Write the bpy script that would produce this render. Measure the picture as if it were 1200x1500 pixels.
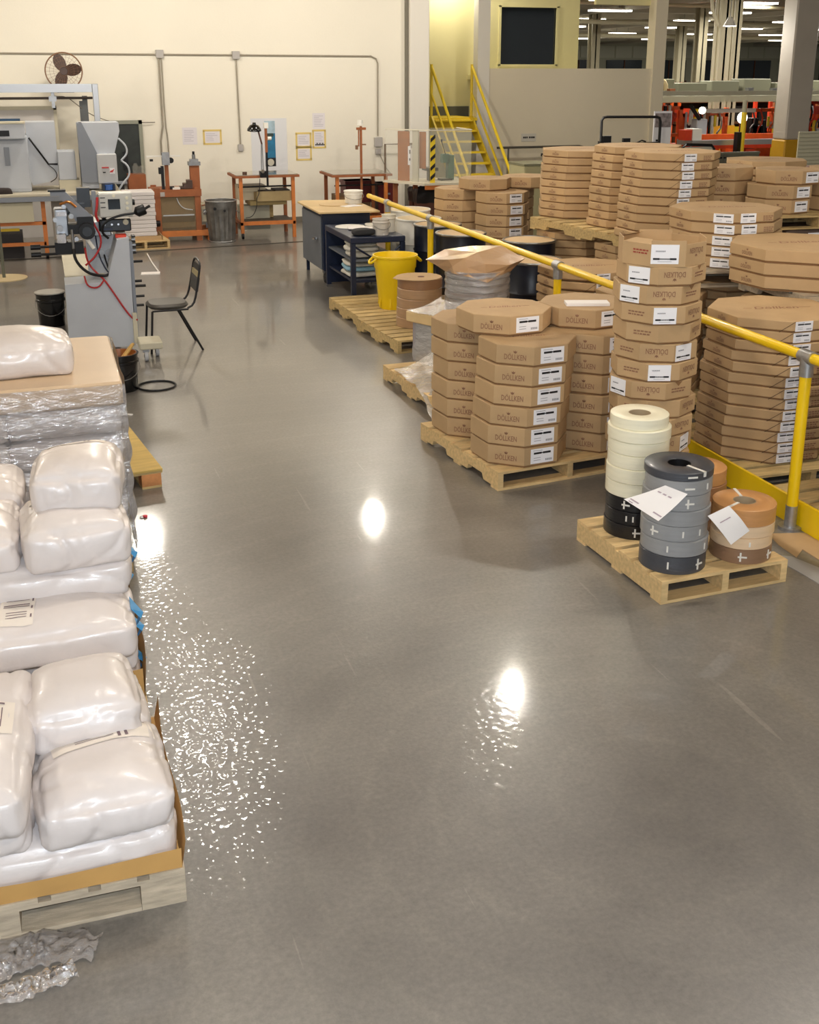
import bpy, bmesh, math, random
from mathutils import Vector, Matrix, noise
for o in list(bpy.data.objects): bpy.data.objects.remove(o)
SC = bpy.context.scene
COL = SC.collection
PI = math.pi
R = math.radians

# ------------------------------------------------------------------ camera, world, exposure
cam_d = bpy.data.cameras.new('camera')
cam_d.sensor_fit = 'VERTICAL'
cam_d.sensor_height = 30.0
cam_d.sensor_width = 24.0
cam_d.lens = 1630.0 / 1500.0 * 30.0
cam_d.shift_y = -0.1
cam_d.clip_end = 400
cam = bpy.data.objects.new('camera', cam_d)
cam.location = (0, 0, 2.65)
cam.rotation_euler = (PI / 2 - 0.2945, 0, R(-18))
COL.objects.link(cam)
SC.camera = cam

w = bpy.data.worlds.new('world'); SC.world = w; w.use_nodes = True
wb = w.node_tree.nodes['Background']
wb.inputs['Color'].default_value = (1.0, 0.96, 0.9, 1); wb.inputs['Strength'].default_value = 0.20

SC.view_settings.view_transform = 'Standard'
SC.view_settings.look = 'None'
SC.view_settings.exposure = 0.4
SC.view_settings.gamma = 1.0
SC.view_settings.use_curve_mapping = False

# added cool fill light behind the camera, and the flash on the camera
dl = bpy.data.lights.new('cool_fill', 'AREA'); dl.shape = 'RECTANGLE'; dl.size = 4.0; dl.size_y = 3.0
dl.energy = 120; dl.color = (0.80, 0.90, 1.0)
dlo = bpy.data.objects.new('cool_fill', dl); COL.objects.link(dlo)
dlo.location = (0.5, -5.0, 2.2); dlo.rotation_euler = (R(90), 0, R(-10))
fl = bpy.data.lights.new('camera_flash', 'AREA'); fl.shape = 'DISK'; fl.size = 0.12; fl.energy = 80; fl.color = (0.78, 0.88, 1.0)
flo = bpy.data.objects.new('camera_flash', fl); COL.objects.link(flo)
flo.location = (-0.02, -0.05, 2.80); flo.rotation_euler = (PI / 2 - 0.22, 0, R(-16))

# ------------------------------------------------------------------ colour and materials
def lin(r, g, b):
    f = lambda c: (c / 255.0) / 12.92 if c / 255.0 <= 0.04045 else ((c / 255.0 + 0.055) / 1.055) ** 2.4
    return (f(r), f(g), f(b), 1.0)

MATS = {}
def mat(name, rgb=None, rough=0.6, metal=0.0, var=0.0, vscale=6.0, bump=0.0, bscale=40.0, coat=0.0, stretch=None,
        emit=None, estr=0.0, alpha=1.0, trans=0.0, rand=0.0, spec=0.5):
    if name in MATS: return MATS[name]
    m = bpy.data.materials.new(name); m.use_nodes = True
    nt = m.node_tree; b = nt.nodes['Principled BSDF']; L = nt.links
    c = lin(*rgb) if rgb else (0.5, 0.5, 0.5, 1)
    b.inputs['Base Color'].default_value = c
    b.inputs['Roughness'].default_value = rough; b.inputs['Metallic'].default_value = metal
    b.inputs['Specular IOR Level'].default_value = spec
    if coat: b.inputs['Coat Weight'].default_value = coat; b.inputs['Coat Roughness'].default_value = 0.1
    if alpha < 1: b.inputs['Alpha'].default_value = alpha
    if trans: b.inputs['Transmission Weight'].default_value = trans
    if emit:
        b.inputs['Emission Color'].default_value = lin(*emit); b.inputs['Emission Strength'].default_value = estr
    tc = mp = None
    if var or bump:
        tc = nt.nodes.new('ShaderNodeTexCoord'); mp = nt.nodes.new('ShaderNodeMapping')
        L.new(tc.outputs['Object'], mp.inputs['Vector'])
        if stretch: mp.inputs['Scale'].default_value = stretch
    col = None
    if var:
        n = nt.nodes.new('ShaderNodeTexNoise'); n.inputs['Scale'].default_value = vscale; n.inputs['Detail'].default_value = 5
        L.new(mp.outputs['Vector'], n.inputs['Vector'])
        r = nt.nodes.new('ShaderNodeValToRGB')
        r.color_ramp.elements[0].position = 0.3; r.color_ramp.elements[1].position = 0.7
        r.color_ramp.elements[0].color = tuple(max(0, x * (1 - var)) for x in c[:3]) + (1,)
        r.color_ramp.elements[1].color = tuple(min(1, x * (1 + var)) for x in c[:3]) + (1,)
        L.new(n.outputs['Fac'], r.inputs['Fac']); col = r.outputs['Color']
    if rand:
        oi = nt.nodes.new('ShaderNodeObjectInfo'); hs = nt.nodes.new('ShaderNodeHueSaturation')
        ma = nt.nodes.new('ShaderNodeMath'); ma.operation = 'MULTIPLY_ADD'
        ma.inputs[1].default_value = 2 * rand; ma.inputs[2].default_value = 1 - rand
        L.new(oi.outputs['Random'], ma.inputs[0]); L.new(ma.outputs[0], hs.inputs['Value'])
        if col: L.new(col, hs.inputs['Color'])
        else: hs.inputs['Color'].default_value = c
        col = hs.outputs['Color']
    if col: L.new(col, b.inputs['Base Color'])
    if bump:
        n2 = nt.nodes.new('ShaderNodeTexNoise'); n2.inputs['Scale'].default_value = bscale; n2.inputs['Detail'].default_value = 4
        L.new(mp.outputs['Vector'], n2.inputs['Vector'])
        bp = nt.nodes.new('ShaderNodeBump'); bp.inputs['Strength'].default_value = bump; bp.inputs['Distance'].default_value = 0.02
        L.new(n2.outputs['Fac'], bp.inputs['Height']); L.new(bp.outputs['Normal'], b.inputs['Normal'])
    MATS[name] = m
    return m

CARD = mat('cardboard', (184, 153, 112), 0.75, var=0.07, vscale=5, rand=0.07)
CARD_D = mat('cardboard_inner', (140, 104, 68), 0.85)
CARD_P = mat('cardboard_pale', (205, 180, 150), 0.7, var=0.06, vscale=4)
FOLD = mat('carton_gap', (66, 44, 28), 0.9)
INK = mat('brown_ink', (138, 100, 76), 0.8)
INK_L = mat('brown_ink_faded', (150, 108, 78), 0.8)
PAPER = mat('label_paper', (236, 236, 240), 0.6)
BLACKINK = mat('black_ink', (22, 22, 26), 0.6)
GREYINK = mat('grey_ink', (140, 140, 146), 0.7)
WOOD = mat('pallet_wood', (212, 182, 130), 0.8, var=0.16, vscale=5, stretch=(1.5, 9, 9), bump=0.15, bscale=50, rand=0.12)
WOOD_O = mat('pallet_wood_old', (190, 164, 112), 0.85, var=0.2, vscale=5, stretch=(1.5, 9, 9), bump=0.2, rand=0.14)
WOOD_G = mat('pallet_wood_grey', (178, 164, 142), 0.85, var=0.22, vscale=6, stretch=(1.5, 9, 9), bump=0.2, rand=0.12)
PLY = mat('plywood', (196, 166, 92), 0.75, var=0.12, vscale=4, stretch=(1, 6, 6))
YEL = mat('safety_yellow', (240, 200, 8), 0.38, var=0.04, vscale=3, coat=0.3)
YEL_S = mat('stair_yellow', (232, 202, 40), 0.5)
YEL_P = mat('yellow_plastic', (240, 206, 18), 0.42, var=0.05, vscale=4)
GALV = mat('galvanized', (172, 172, 172), 0.38, metal=0.8, var=0.15, vscale=30)
STEEL = mat('steel', (150, 150, 150), 0.35, metal=0.9, var=0.12, vscale=12)
CHROME = mat('chrome', (215, 215, 218), 0.15, metal=1.0)
ALU = mat('aluminium', (176, 180, 186), 0.4, metal=0.7)
DKMET = mat('dark_metal', (36, 36, 38), 0.45, metal=0.4)
BLACK = mat('black_plastic', (14, 14, 17), 0.45, spec=0.35)
BLK_G = mat('black_gloss', (7, 7, 10), 0.22, coat=0.15)
RUBBER = mat('rubber', (22, 22, 24), 0.7)
WHITE = mat('white_plastic', (232, 230, 222), 0.45)
WHITE_S = mat('white_sheet', (236, 232, 230), 0.6)
NAVY = mat('navy_enamel', (18, 30, 56), 0.4, var=0.15, vscale=4)
NAVY_D = mat('navy_drum', (12, 18, 34), 0.35, var=0.2, vscale=6)
CABGREY = mat('cabinet_grey', (98, 104, 112), 0.5, var=0.08, vscale=3)
MGREY = mat('machine_grey', (186, 191, 199), 0.5, var=0.05, vscale=3)
MGREY_D = mat('machine_grey_dark', (130, 136, 146), 0.5)
MBEIGE = mat('machine_beige', (196, 190, 168), 0.55, var=0.06, vscale=4)
ORANGE = mat('orange_paint', (200, 118, 54), 0.5, var=0.12, vscale=8)
RUST = mat('rust_orange', (152, 88, 48), 0.6, var=0.12, vscale=8)
REDP = mat('red_paint', (208, 60, 28), 0.5, var=0.1, vscale=5)
ORP = mat('machine_orange', (232, 92, 28), 0.5, var=0.1, vscale=5)
RED = mat('red_hose', (168, 30, 34), 0.5)
MAROON = mat('maroon_plastic', (96, 26, 28), 0.5)
BROWNB = mat('brown_board', (156, 86, 6), 0.7, var=0.1, vscale=3)
BLUE = mat('blue_plastic', (54, 96, 170), 0.45)
BLUEP = mat('blue_print', (60, 130, 180), 0.6, var=0.25, vscale=10)
GREEN = mat('bench_green', (66, 104, 84), 0.5)
OLIVE = mat('olive_panel', (104, 102, 86), 0.6, var=0.08, vscale=2)
GLASS_D = mat('dark_glass', (16, 24, 30), 0.06, spec=0.7)
ACRY = mat('clear_acrylic', (226, 226, 216), 0.06, alpha=0.12)
TAPEP = mat('tape', (225, 222, 214), 0.5)
BAG = mat('bag_plastic', (214, 205, 200), 0.34, var=0.04, vscale=3, bump=0.22, bscale=9, coat=0.2)
BAGLBL = mat('bag_label', (226, 216, 204), 0.55)
BAGBLU = mat('bag_blue', (70, 150, 205), 0.4)
TRAY = mat('slip_sheet', (196, 152, 88), 0.75, var=0.08, vscale=4)

def film_mat(name, haze, rgb=(235, 235, 238), bsc=14.0):
    """clear stretch film: mostly see-through, a little haze, glossy folds"""
    if name in MATS: return MATS[name]
    m = bpy.data.materials.new(name); m.use_nodes = True; nt = m.node_tree; L = nt.links; nt.nodes.clear()
    N = lambda t: nt.nodes.new(t)
    out = N('ShaderNodeOutputMaterial'); tr = N('ShaderNodeBsdfTransparent'); df = N('ShaderNodeBsdfDiffuse'); gl = N('ShaderNodeBsdfAnisotropic')
    df.inputs['Color'].default_value = lin(*rgb); gl.inputs['Roughness'].default_value = 0.14; gl.inputs['Color'].default_value = (0.95, 0.95, 0.96, 1)
    m1 = N('ShaderNodeMixShader'); m1.inputs['Fac'].default_value = haze; L.new(tr.outputs[0], m1.inputs[1]); L.new(df.outputs[0], m1.inputs[2])
    lw = N('ShaderNodeLayerWeight'); lw.inputs['Blend'].default_value = 0.30
    m2 = N('ShaderNodeMixShader'); L.new(m1.outputs[0], m2.inputs[1]); L.new(gl.outputs[0], m2.inputs[2])
    tc = N('ShaderNodeTexCoord'); mp = N('ShaderNodeMapping'); mp.inputs['Scale'].default_value = (1, 1, 2.5); L.new(tc.outputs['Object'], mp.inputs['Vector'])
    n = N('ShaderNodeTexNoise'); n.inputs['Scale'].default_value = bsc; n.inputs['Detail'].default_value = 4; L.new(mp.outputs['Vector'], n.inputs['Vector'])
    bp = N('ShaderNodeBump'); bp.inputs['Strength'].default_value = 0.9; bp.inputs['Distance'].default_value = 0.03; L.new(n.outputs['Fac'], bp.inputs['Height'])
    for k in (df, gl, lw): L.new(bp.outputs['Normal'], k.inputs['Normal'])
    ad = N('ShaderNodeMath'); ad.operation = 'MULTIPLY_ADD'; ad.inputs[1].default_value = 0.8; ad.inputs[2].default_value = 0.13; L.new(lw.outputs['Fresnel'], ad.inputs[0])
    L.new(ad.outputs[0], m2.inputs['Fac']); L.new(m2.outputs[0], out.inputs['Surface'])
    MATS[name] = m; return m
FILM = film_mat('stretch_film', 0.24)
FILM2 = film_mat('stretch_film_thick', 0.6, (205, 205, 206), 9.0)

# ------------------------------------------------------------------ building helpers
class MB:
    """collects solids into one bmesh, then links it as one mesh object"""
    def __init__(s): s.bm = bmesh.new()
    def _add(s, verts, faces, M=None):
        vs = [s.bm.verts.new(M @ Vector(v) if M else v) for v in verts]
        for f in faces:
            try: s.bm.faces.new([vs[i] for i in f])
            except ValueError: pass
        return vs
    def bx(s, x0, x1, y0, y1, z0, z1, M=None, bev=0.0):
        if bev:
            b = min(bev, (x1-x0)/2.1, (y1-y0)/2.1, (z1-z0)/2.1)
            s.prism([(x0+b, y0), (x1-b, y0), (x1, y0+b), (x1, y1-b), (x1-b, y1), (x0+b, y1), (x0, y1-b), (x0, y0+b)], z0, z1, M=M, bev=b)
            return s
        s._add([(x0,y0,z0),(x1,y0,z0),(x1,y1,z0),(x0,y1,z0),(x0,y0,z1),(x1,y0,z1),(x1,y1,z1),(x0,y1,z1)],
               [(3,2,1,0),(4,5,6,7),(0,1,5,4),(1,2,6,5),(2,3,7,6),(3,0,4,7)], M)
        return s
    def prism(s, poly, z0, z1, M=None, bev=0.0):
        n = len(poly)
        if bev:
            cx = sum(p[0] for p in poly)/n; cy = sum(p[1] for p in poly)/n
            def sh(k):
                out = []
                for x, y in poly:
                    d = math.hypot(x-cx, y-cy) or 1
                    out.append((x-(x-cx)/d*k*1.2, y-(y-cy)/d*k*1.2))
                return out
            rings = [(sh(bev), z0), (poly, z0+bev), (poly, z1-bev), (sh(bev), z1)]
        else: rings = [(poly, z0), (poly, z1)]
        V = []; F = []
        for pl, z in rings: V += [(x, y, z) for x, y in pl]
        for k in range(len(rings)-1):
            for i in range(n):
                j = (i+1) % n
                F.append((k*n+i, k*n+j, (k+1)*n+j, (k+1)*n+i))
        F.append(tuple(range(n-1, -1, -1))); F.append(tuple((len(rings)-1)*n+i for i in range(n)))
        s._add(V, F, M); return s
    def extr(s, poly, axis, a, b):
        """polygon in the plane across AXIS ('x': (y,z), 'y': (x,z)) pushed from a to b"""
        n = len(poly)
        f = (lambda p, t: (t, p[0], p[1])) if axis == 'x' else (lambda p, t: (p[0], t, p[1]))
        V = [f(p, a) for p in poly] + [f(p, b) for p in poly]
        F = [(i, (i+1) % n, n+(i+1) % n, n+i) for i in range(n)] + [tuple(range(n-1,-1,-1)), tuple(range(n, 2*n))]
        s._add(V, F); return s
    def cyl(s, p0, p1, r0, r1=None, n=12):
        r1 = r0 if r1 is None else r1
        p0 = Vector(p0); p1 = Vector(p1); d = (p1-p0).normalized()
        a = d.orthogonal().normalized(); b = d.cross(a)
        V = []; F = []
        for p, r in ((p0, r0), (p1, r1)):
            for i in range(n):
                t = 2*PI*i/n; V.append(p + a*r*math.cos(t) + b*r*math.sin(t))
        F = [(i, (i+1) % n, n+(i+1) % n, n+i) for i in range(n)] + [tuple(range(n-1,-1,-1)), tuple(range(n, 2*n))]
        s._add(V, F); return s
    def tube(s, pts, r, n=8, smooth=0):
        P = [Vector(p) for p in pts]
        for _ in range(smooth):
            Q = [P[0]]
            for a, b in zip(P, P[1:]): Q += [a*0.75+b*0.25, a*0.25+b*0.75]
            P = Q + [P[-1]]
        V = []; F = []; a = None
        for i, p in enumerate(P):
            d = (P[min(i+1, len(P)-1)] - P[max(i-1, 0)]).normalized()
            if a is None: a = d.orthogonal().normalized()
            a = (a - d*a.dot(d)).normalized(); b = d.cross(a)
            for k in range(n):
                t = 2*PI*k/n; V.append(p + a*r*math.cos(t) + b*r*math.sin(t))
        for i in range(len(P)-1):
            for k in range(n):
                F.append((i*n+k, i*n+(k+1) % n, (i+1)*n+(k+1) % n, (i+1)*n+k))
        F += [tuple(range(n-1,-1,-1)), tuple((len(P)-1)*n+k for k in range(n))]
        s._add(V, F); return s
    def lathe(s, prof, n=24, c=(0,0,0), jit=0.0, seed=0, cap=False):
        V = []; F = []; rg = random.Random(seed); m = len(prof)
        for r, z in prof:
            for k in range(n):
                t = 2*PI*k/n; q = r*(1+rg.uniform(-jit, jit)); V.append((c[0]+q*math.cos(t), c[1]+q*math.sin(t), c[2]+z))
        for i in range(m-1):
            for k in range(n): F.append((i*n+k, i*n+(k+1) % n, (i+1)*n+(k+1) % n, (i+1)*n+k))
        if cap: F.append(tuple(range(n-1,-1,-1)))
        if cap: F.append(tuple((m-1)*n+k for k in range(n)))
        s._add(V, F); return s
    def grid(s, fn, nu, nv):
        V = [fn(i/nu, j/nv) for j in range(nv+1) for i in range(nu+1)]
        F = [(j*(nu+1)+i, j*(nu+1)+i+1, (j+1)*(nu+1)+i+1, (j+1)*(nu+1)+i) for j in range(nv) for i in range(nu)]
        s._add(V, F); return s
    def mesh(s, name, m, smooth=False):
        bmesh.ops.remove_doubles(s.bm, verts=s.bm.verts, dist=1e-6)
        bmesh.ops.recalc_face_normals(s.bm, faces=s.bm.faces)
        me = bpy.data.meshes.new(name); s.bm.to_mesh(me); s.bm.free()
        me.materials.append(m)
        if smooth:
            for p in me.polygons: p.use_smooth = True
            if smooth != 2: me.set_sharp_from_angle(angle=R(38))
        return me
    def build(s, name, m, parent=None, smooth=False, local=False, label=None):
        if parent is not None and not local:
            o = Vector((0,0,0)); p = parent
            while p: o = o + p.location; p = p.parent
            bmesh.ops.translate(s.bm, verts=s.bm.verts, vec=-o)
        ob = bpy.data.objects.new(name, s.mesh(name, m, smooth)); COL.objects.link(ob); ob.parent = parent
        if label: ob['label'] = label
        return ob

def thing(name, label, cat, loc=(0,0,0), rz=0, group=None):
    o = bpy.data.objects.new(name, None); o.empty_display_size = 0.1; COL.objects.link(o)
    o.location = loc; o.rotation_euler = (0,0,rz); return tag(o, label, cat, group)
def tag(o, label, cat, group=None):
    o['label'] = label; o['category'] = cat
    if group: o['group'] = group
    return o
def struct(o): o['kind'] = 'structure'; return o
def solo(mb, name, m, label, cat, smooth=False, group=None):
    """a thing that is one mesh; its origin goes to its base"""
    xs = [v.co for v in mb.bm.verts]
    c = Vector(((min(v.x for v in xs)+max(v.x for v in xs))/2, (min(v.y for v in xs)+max(v.y for v in xs))/2, min(v.z for v in xs)))
    bmesh.ops.translate(mb.bm, verts=mb.bm.verts, vec=-c)
    o = mb.build(name, m, None, smooth); o.location = c
    return tag(o, label, cat, group)

class Kit:
    """a thing described once (root, parts, sub-parts) and set out many times with shared meshes"""
    def __init__(s, name): s.name = name; s.parts = []; s.root = None
    def body(s, mb, m, smooth=False): s.root = mb.mesh(s.name, m, smooth); return s
    def add(s, name, mb, m, parent=-1, smooth=False, label=None):
        me = mb if isinstance(mb, bpy.types.Mesh) else mb.mesh(name, m, smooth)
        s.parts.append((name, me, parent, label)); return len(s.parts)-1
    def place(s, loc, rz, label, cat, group=None, rx=0, ry=0, skip=()):
        r = bpy.data.objects.new(s.name, s.root); COL.objects.link(r)
        r.location = loc; r.rotation_euler = (rx, ry, rz); tag(r, label, cat, group)
        made = []
        for i, (n, me, p, lab) in enumerate(s.parts):
            if n in skip or (p >= 0 and made[p] is None): made.append(None); continue
            o = bpy.data.objects.new(n, me); COL.objects.link(o); o.parent = r if p < 0 else made[p]
            if lab: o['label'] = lab
            made.append(o)
        return r

def text_mesh(txt, h, m, depth=0.0, shear=0.0, bold=0.0):
    """a flat printed word, centred, h tall, lying in the local xy plane"""
    cu = bpy.data.curves.new('print', 'FONT'); cu.body = txt; cu.size = h; cu.align_x = 'CENTER'; cu.align_y = 'CENTER'
    cu.extrude = depth; cu.offset = bold; cu.shear = shear; cu.resolution_u = 2
    ob = bpy.data.objects.new('print', cu); COL.objects.link(ob)
    dg = bpy.context.evaluated_depsgraph_get(); dg.update()
    me = bpy.data.meshes.new_from_object(ob.evaluated_get(dg))
    COL.objects.unlink(ob); bpy.data.objects.remove(ob)
    bm = bmesh.new(); bm.from_mesh(me); bpy.data.meshes.remove(me)
    return bm
def stamp(mb, bm2, M):
    """copy the faces of bm2 into mb through matrix M"""
    mp = {}
    for v in bm2.verts: mp[v] = mb.bm.verts.new(M @ v.co)
    for f in bm2.faces:
        try: mb.bm.faces.new([mp[v] for v in f.verts])
        except ValueError: pass
def frame(o, x, y):
    """matrix whose local x, y run along x and y, at o"""
    x = Vector(x).normalized(); y = Vector(y).normalized(); z = x.cross(y)
    return Matrix(((x.x, y.x, z.x, o[0]), (x.y, y.y, z.y, o[1]), (x.z, y.z, z.z, o[2]), (0,0,0,1)))
ORD = 'bottom second third fourth fifth sixth seventh eighth ninth tenth eleventh twelfth thirteenth fourteenth fifteenth sixteenth'.split()
# ------------------------------------------------------------------ floor
def floor_material():
    m = bpy.data.materials.new('polished_concrete'); m.use_nodes = True
    nt = m.node_tree; L = nt.links; b = nt.nodes['Principled BSDF']
    N = lambda t: nt.nodes.new(t)
    tc = N('ShaderNodeTexCoord')
    def nz(scale, detail=5, rough=0.6, vec=None):
        n = N('ShaderNodeTexNoise'); n.inputs['Scale'].default_value = scale; n.inputs['Detail'].default_value = detail
        n.inputs['Roughness'].default_value = rough; L.new(vec or tc.outputs['Object'], n.inputs['Vector']); return n
    def ramp(src, a, bb, ca, cb):
        r = N('ShaderNodeValToRGB'); r.color_ramp.elements[0].position = a; r.color_ramp.elements[1].position = bb
        r.color_ramp.elements[0].color = ca; r.color_ramp.elements[1].color = cb; L.new(src, r.inputs['Fac']); return r.outputs['Color']
    big = ramp(nz(0.55, 6, 0.65).outputs['Fac'], 0.3, 0.72, lin(96, 93, 89), lin(134, 129, 121))
    fine = ramp(nz(45, 4, 0.7).outputs['Fac'], 0.3, 0.7, (0.82, 0.82, 0.82, 1), (1.16, 1.16, 1.16, 1))
    mx = N('ShaderNodeMix'); mx.data_type = 'RGBA'; mx.blend_type = 'MULTIPLY'; mx.inputs['Factor'].default_value = 1
    L.new(big, mx.inputs['A']); L.new(fine, mx.inputs['B'])
    # swirl marks of the polishing head: faint rings with a wandering centre
    mp = N('ShaderNodeMapping'); mp.inputs['Location'].default_value = (-2.0, -3.2, 0); L.new(tc.outputs['Object'], mp.inputs['Vector'])
    wv = N('ShaderNodeTexWave'); wv.wave_type = 'RINGS'; wv.rings_direction = 'Z'; wv.inputs['Scale'].default_value = 1.3
    wv.inputs['Distortion'].default_value = 3.0; wv.inputs['Detail'].default_value = 3; L.new(mp.outputs['Vector'], wv.inputs['Vector'])
    sw = ramp(wv.outputs['Fac'], 0.88, 1.0, (1, 1, 1, 1), (1.06, 1.06, 1.05, 1))
    mx2 = N('ShaderNodeMix'); mx2.data_type = 'RGBA'; mx2.blend_type = 'MULTIPLY'; mx2.inputs['Factor'].default_value = 1
    L.new(mx.outputs['Result'], mx2.inputs['A']); L.new(sw, mx2.inputs['B'])
    # long pale scratches
    mp2 = N('ShaderNodeMapping'); mp2.inputs['Scale'].default_value = (7, 0.35, 1); mp2.inputs['Rotation'].default_value = (0, 0, R(24)); L.new(tc.outputs['Object'], mp2.inputs['Vector'])
    sc = nz(3.0, 2, 0.4, mp2.outputs['Vector'])
    scr = ramp(sc.outputs['Fac'], 0.735, 0.76, (1, 1, 1, 1), (1.3, 1.3, 1.28, 1))
    mx3 = N('ShaderNodeMix'); mx3.data_type = 'RGBA'; mx3.blend_type = 'MULTIPLY'; mx3.inputs['Factor'].default_value = 1
    L.new(mx2.outputs['Result'], mx3.inputs['A']); L.new(scr, mx3.inputs['B'])
    L.new(mx3.outputs['Result'], b.inputs['Base Color'])
    rr = ramp(nz(1.1, 5).outputs['Fac'], 0.3, 0.7, (0.30, 0.30, 0.30, 1), (0.40, 0.40, 0.40, 1))
    L.new(rr, b.inputs['Roughness'])
    b.inputs['Specular IOR Level'].default_value = 0.5
    b.inputs['Coat Weight'].default_value = 0.45
    cr = ramp(nz(0.9, 4).outputs['Fac'], 0.35, 0.7, (0.04, 0.04, 0.04, 1), (0.13, 0.13, 0.13, 1))
    L.new(cr, b.inputs['Coat Roughness'])
    # small dimples in the sealer, strongest in a worn patch along the sacks
    vo = N('ShaderNodeTexVoronoi'); vo.feature = 'SMOOTH_F1'; vo.inputs['Scale'].default_value = 33; vo.inputs['Smoothness'].default_value = 0.6
    L.new(tc.outputs['Object'], vo.inputs['Vector'])
    mpd = N('ShaderNodeMapping'); mpd.inputs['Location'].default_value = (-0.64, -1.72, 0); mpd.inputs['Scale'].default_value = (0.85, 0.42, 1)
    L.new(tc.outputs['Object'], mpd.inputs['Vector'])
    gr = N('ShaderNodeTexGradient'); gr.gradient_type = 'SPHERICAL'; L.new(mpd.outputs['Vector'], gr.inputs['Vector'])
    msk = ramp(gr.outputs['Fac'], 0.12, 0.6, (0.02, 0.02, 0.02, 1), (1, 1, 1, 1))
    mul = N('ShaderNodeMath'); mul.operation = 'MULTIPLY'; mul.inputs[1].default_value = 0.15; L.new(msk, mul.inputs[0])
    bp = N('ShaderNodeBump'); bp.inputs['Distance'].default_value = 0.02; L.new(mul.outputs[0], bp.inputs['Strength'])
    L.new(vo.outputs['Distance'], bp.inputs['Height'])
    L.new(bp.outputs['Normal'], b.inputs['Coat Normal'])
    bp2 = N('ShaderNodeBump'); bp2.inputs['Strength'].default_value = 0.06; bp2.inputs['Distance'].default_value = 0.01
    L.new(nz(90, 3).outputs['Fac'], bp2.inputs['Height']); L.new(bp2.outputs['Normal'], b.inputs['Normal'])
    return m
FLOORM = floor_material()
struct(MB().bx(-9, 110, -8, 100, -0.2, 0).build('floor', FLOORM))

WALLM = mat('wall_paint', (236, 231, 216), 0.7, var=0.03, vscale=0.6, bump=0.05, bscale=30)
WALL_Y = mat('wall_cream', (222, 214, 162), 0.7, var=0.03, vscale=0.7)
WALL_O = mat('office_wall_paint', (224, 214, 190), 0.7, var=0.03, vscale=0.8)
PILAS = mat('pilaster_paint', (226, 222, 212), 0.65)
BASEB = mat('baseboard_grey', (120, 116, 104), 0.6)
DECK = mat('roof_deck', (150, 130, 98), 0.8, var=0.35, vscale=3, stretch=(0.6, 4, 1))
JOIST = mat('joist_paint', (200, 194, 176), 0.6)
CONCOL = mat('column_paint', (190, 182, 170), 0.6, var=0.05, vscale=2)
CONCOL_Y = mat('column_yellow', (206, 156, 30), 0.55, var=0.06, vscale=3)
FARW = mat('far_wall_paint', (204, 204, 182), 0.7)

HC = 5.5
struct(MB().bx(-9, 6.58, 20.3, 20.6, 0, HC).build('wall_back', WALLM))
struct(MB().bx(6.55, 6.92, 20.12, 20.7, 0, HC, bev=0.01).build('trim_1', PILAS))           # pilaster at the end of the wall
struct(MB().bx(6.5, 6.55, 20.2, 20.3, 0, HC).build('trim_2', BASEB))
struct(MB().bx(-9, 6.5, 20.27, 20.3, 0, 0.1).build('baseboard_back', BASEB))
struct(MB().bx(-9.2, -9, -8, 20.6, 0, HC).build('wall_left', WALLM))
# recess behind the stairs, with the upper room's cream wall and its windows
rec = MB()
rec.bx(6.9, 9.55, 23.2, 23.4, 0, HC); rec.bx(10.9, 11.42, 23.2, 23.4, 0, HC)
rec.bx(9.55, 10.9, 23.2, 23.4, 0, 2.80); rec.bx(9.55, 10.9, 23.2, 23.4, 3.98, HC)
struct(rec.build('wall_recess', WALL_Y))
wn = struct(MB().bx(9.55, 10.9, 23.24, 23.27, 2.80, 3.98).build('window_1', GLASS_D))
fr = MB()
for a in ((9.53, 9.58, 2.78, 4.0), (10.87, 10.92, 2.78, 4.0)): fr.bx(a[0], a[1], 23.17, 23.22, a[2], a[3])
fr.bx(9.53, 10.92, 23.17, 23.22, 2.76, 2.81); fr.bx(9.53, 10.92, 23.17, 23.22, 3.97, 4.02)
fr.build('window_frame', WALL_Y, wn)
# office block front: parapet between two corner posts, open above
of = MB()
of.bx(8.82, 12.6, 22, 22.18, 0, 2.72)
struct(of.build('wall_office', WALL_O))
struct(MB().bx(8.58, 8.84, 21.95, 22.2, 0, HC).build('trim_3', PILAS))
struct(MB().bx(12.58, 12.86, 21.95, 22.25, 0, HC).build('trim_4', WALL_O))
struct(MB().bx(11.3, 12.7, 22.2, 22.3, 4.0, HC).build('trim_5', WALL_Y))
struct(MB().bx(12.62, 12.82, 22.25, 28, 0, 2.4).build('wall_office_side', WALL_O))
struct(MB().bx(8.84, 12.6, 22.18, 23.2, 2.5, 2.6).build('trim_6', WALL_Y))                # upper floor slab
# ceiling with joists
ce = struct(MB().bx(-9, 110, -8, 100, HC, HC+0.2).build('ceiling', DECK))
for k in range(13):
    MB().bx(12.9, 100, 26+k*5.2, 26.25+k*5.2, HC-0.32, HC-0.02).build('joist', JOIST, ce)
for k in range(9):
    MB().bx(14.0+k*8.5, 14.3+k*8.5, 24, 95, HC-0.5, HC-0.32).build('girder', JOIST, ce)
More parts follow.
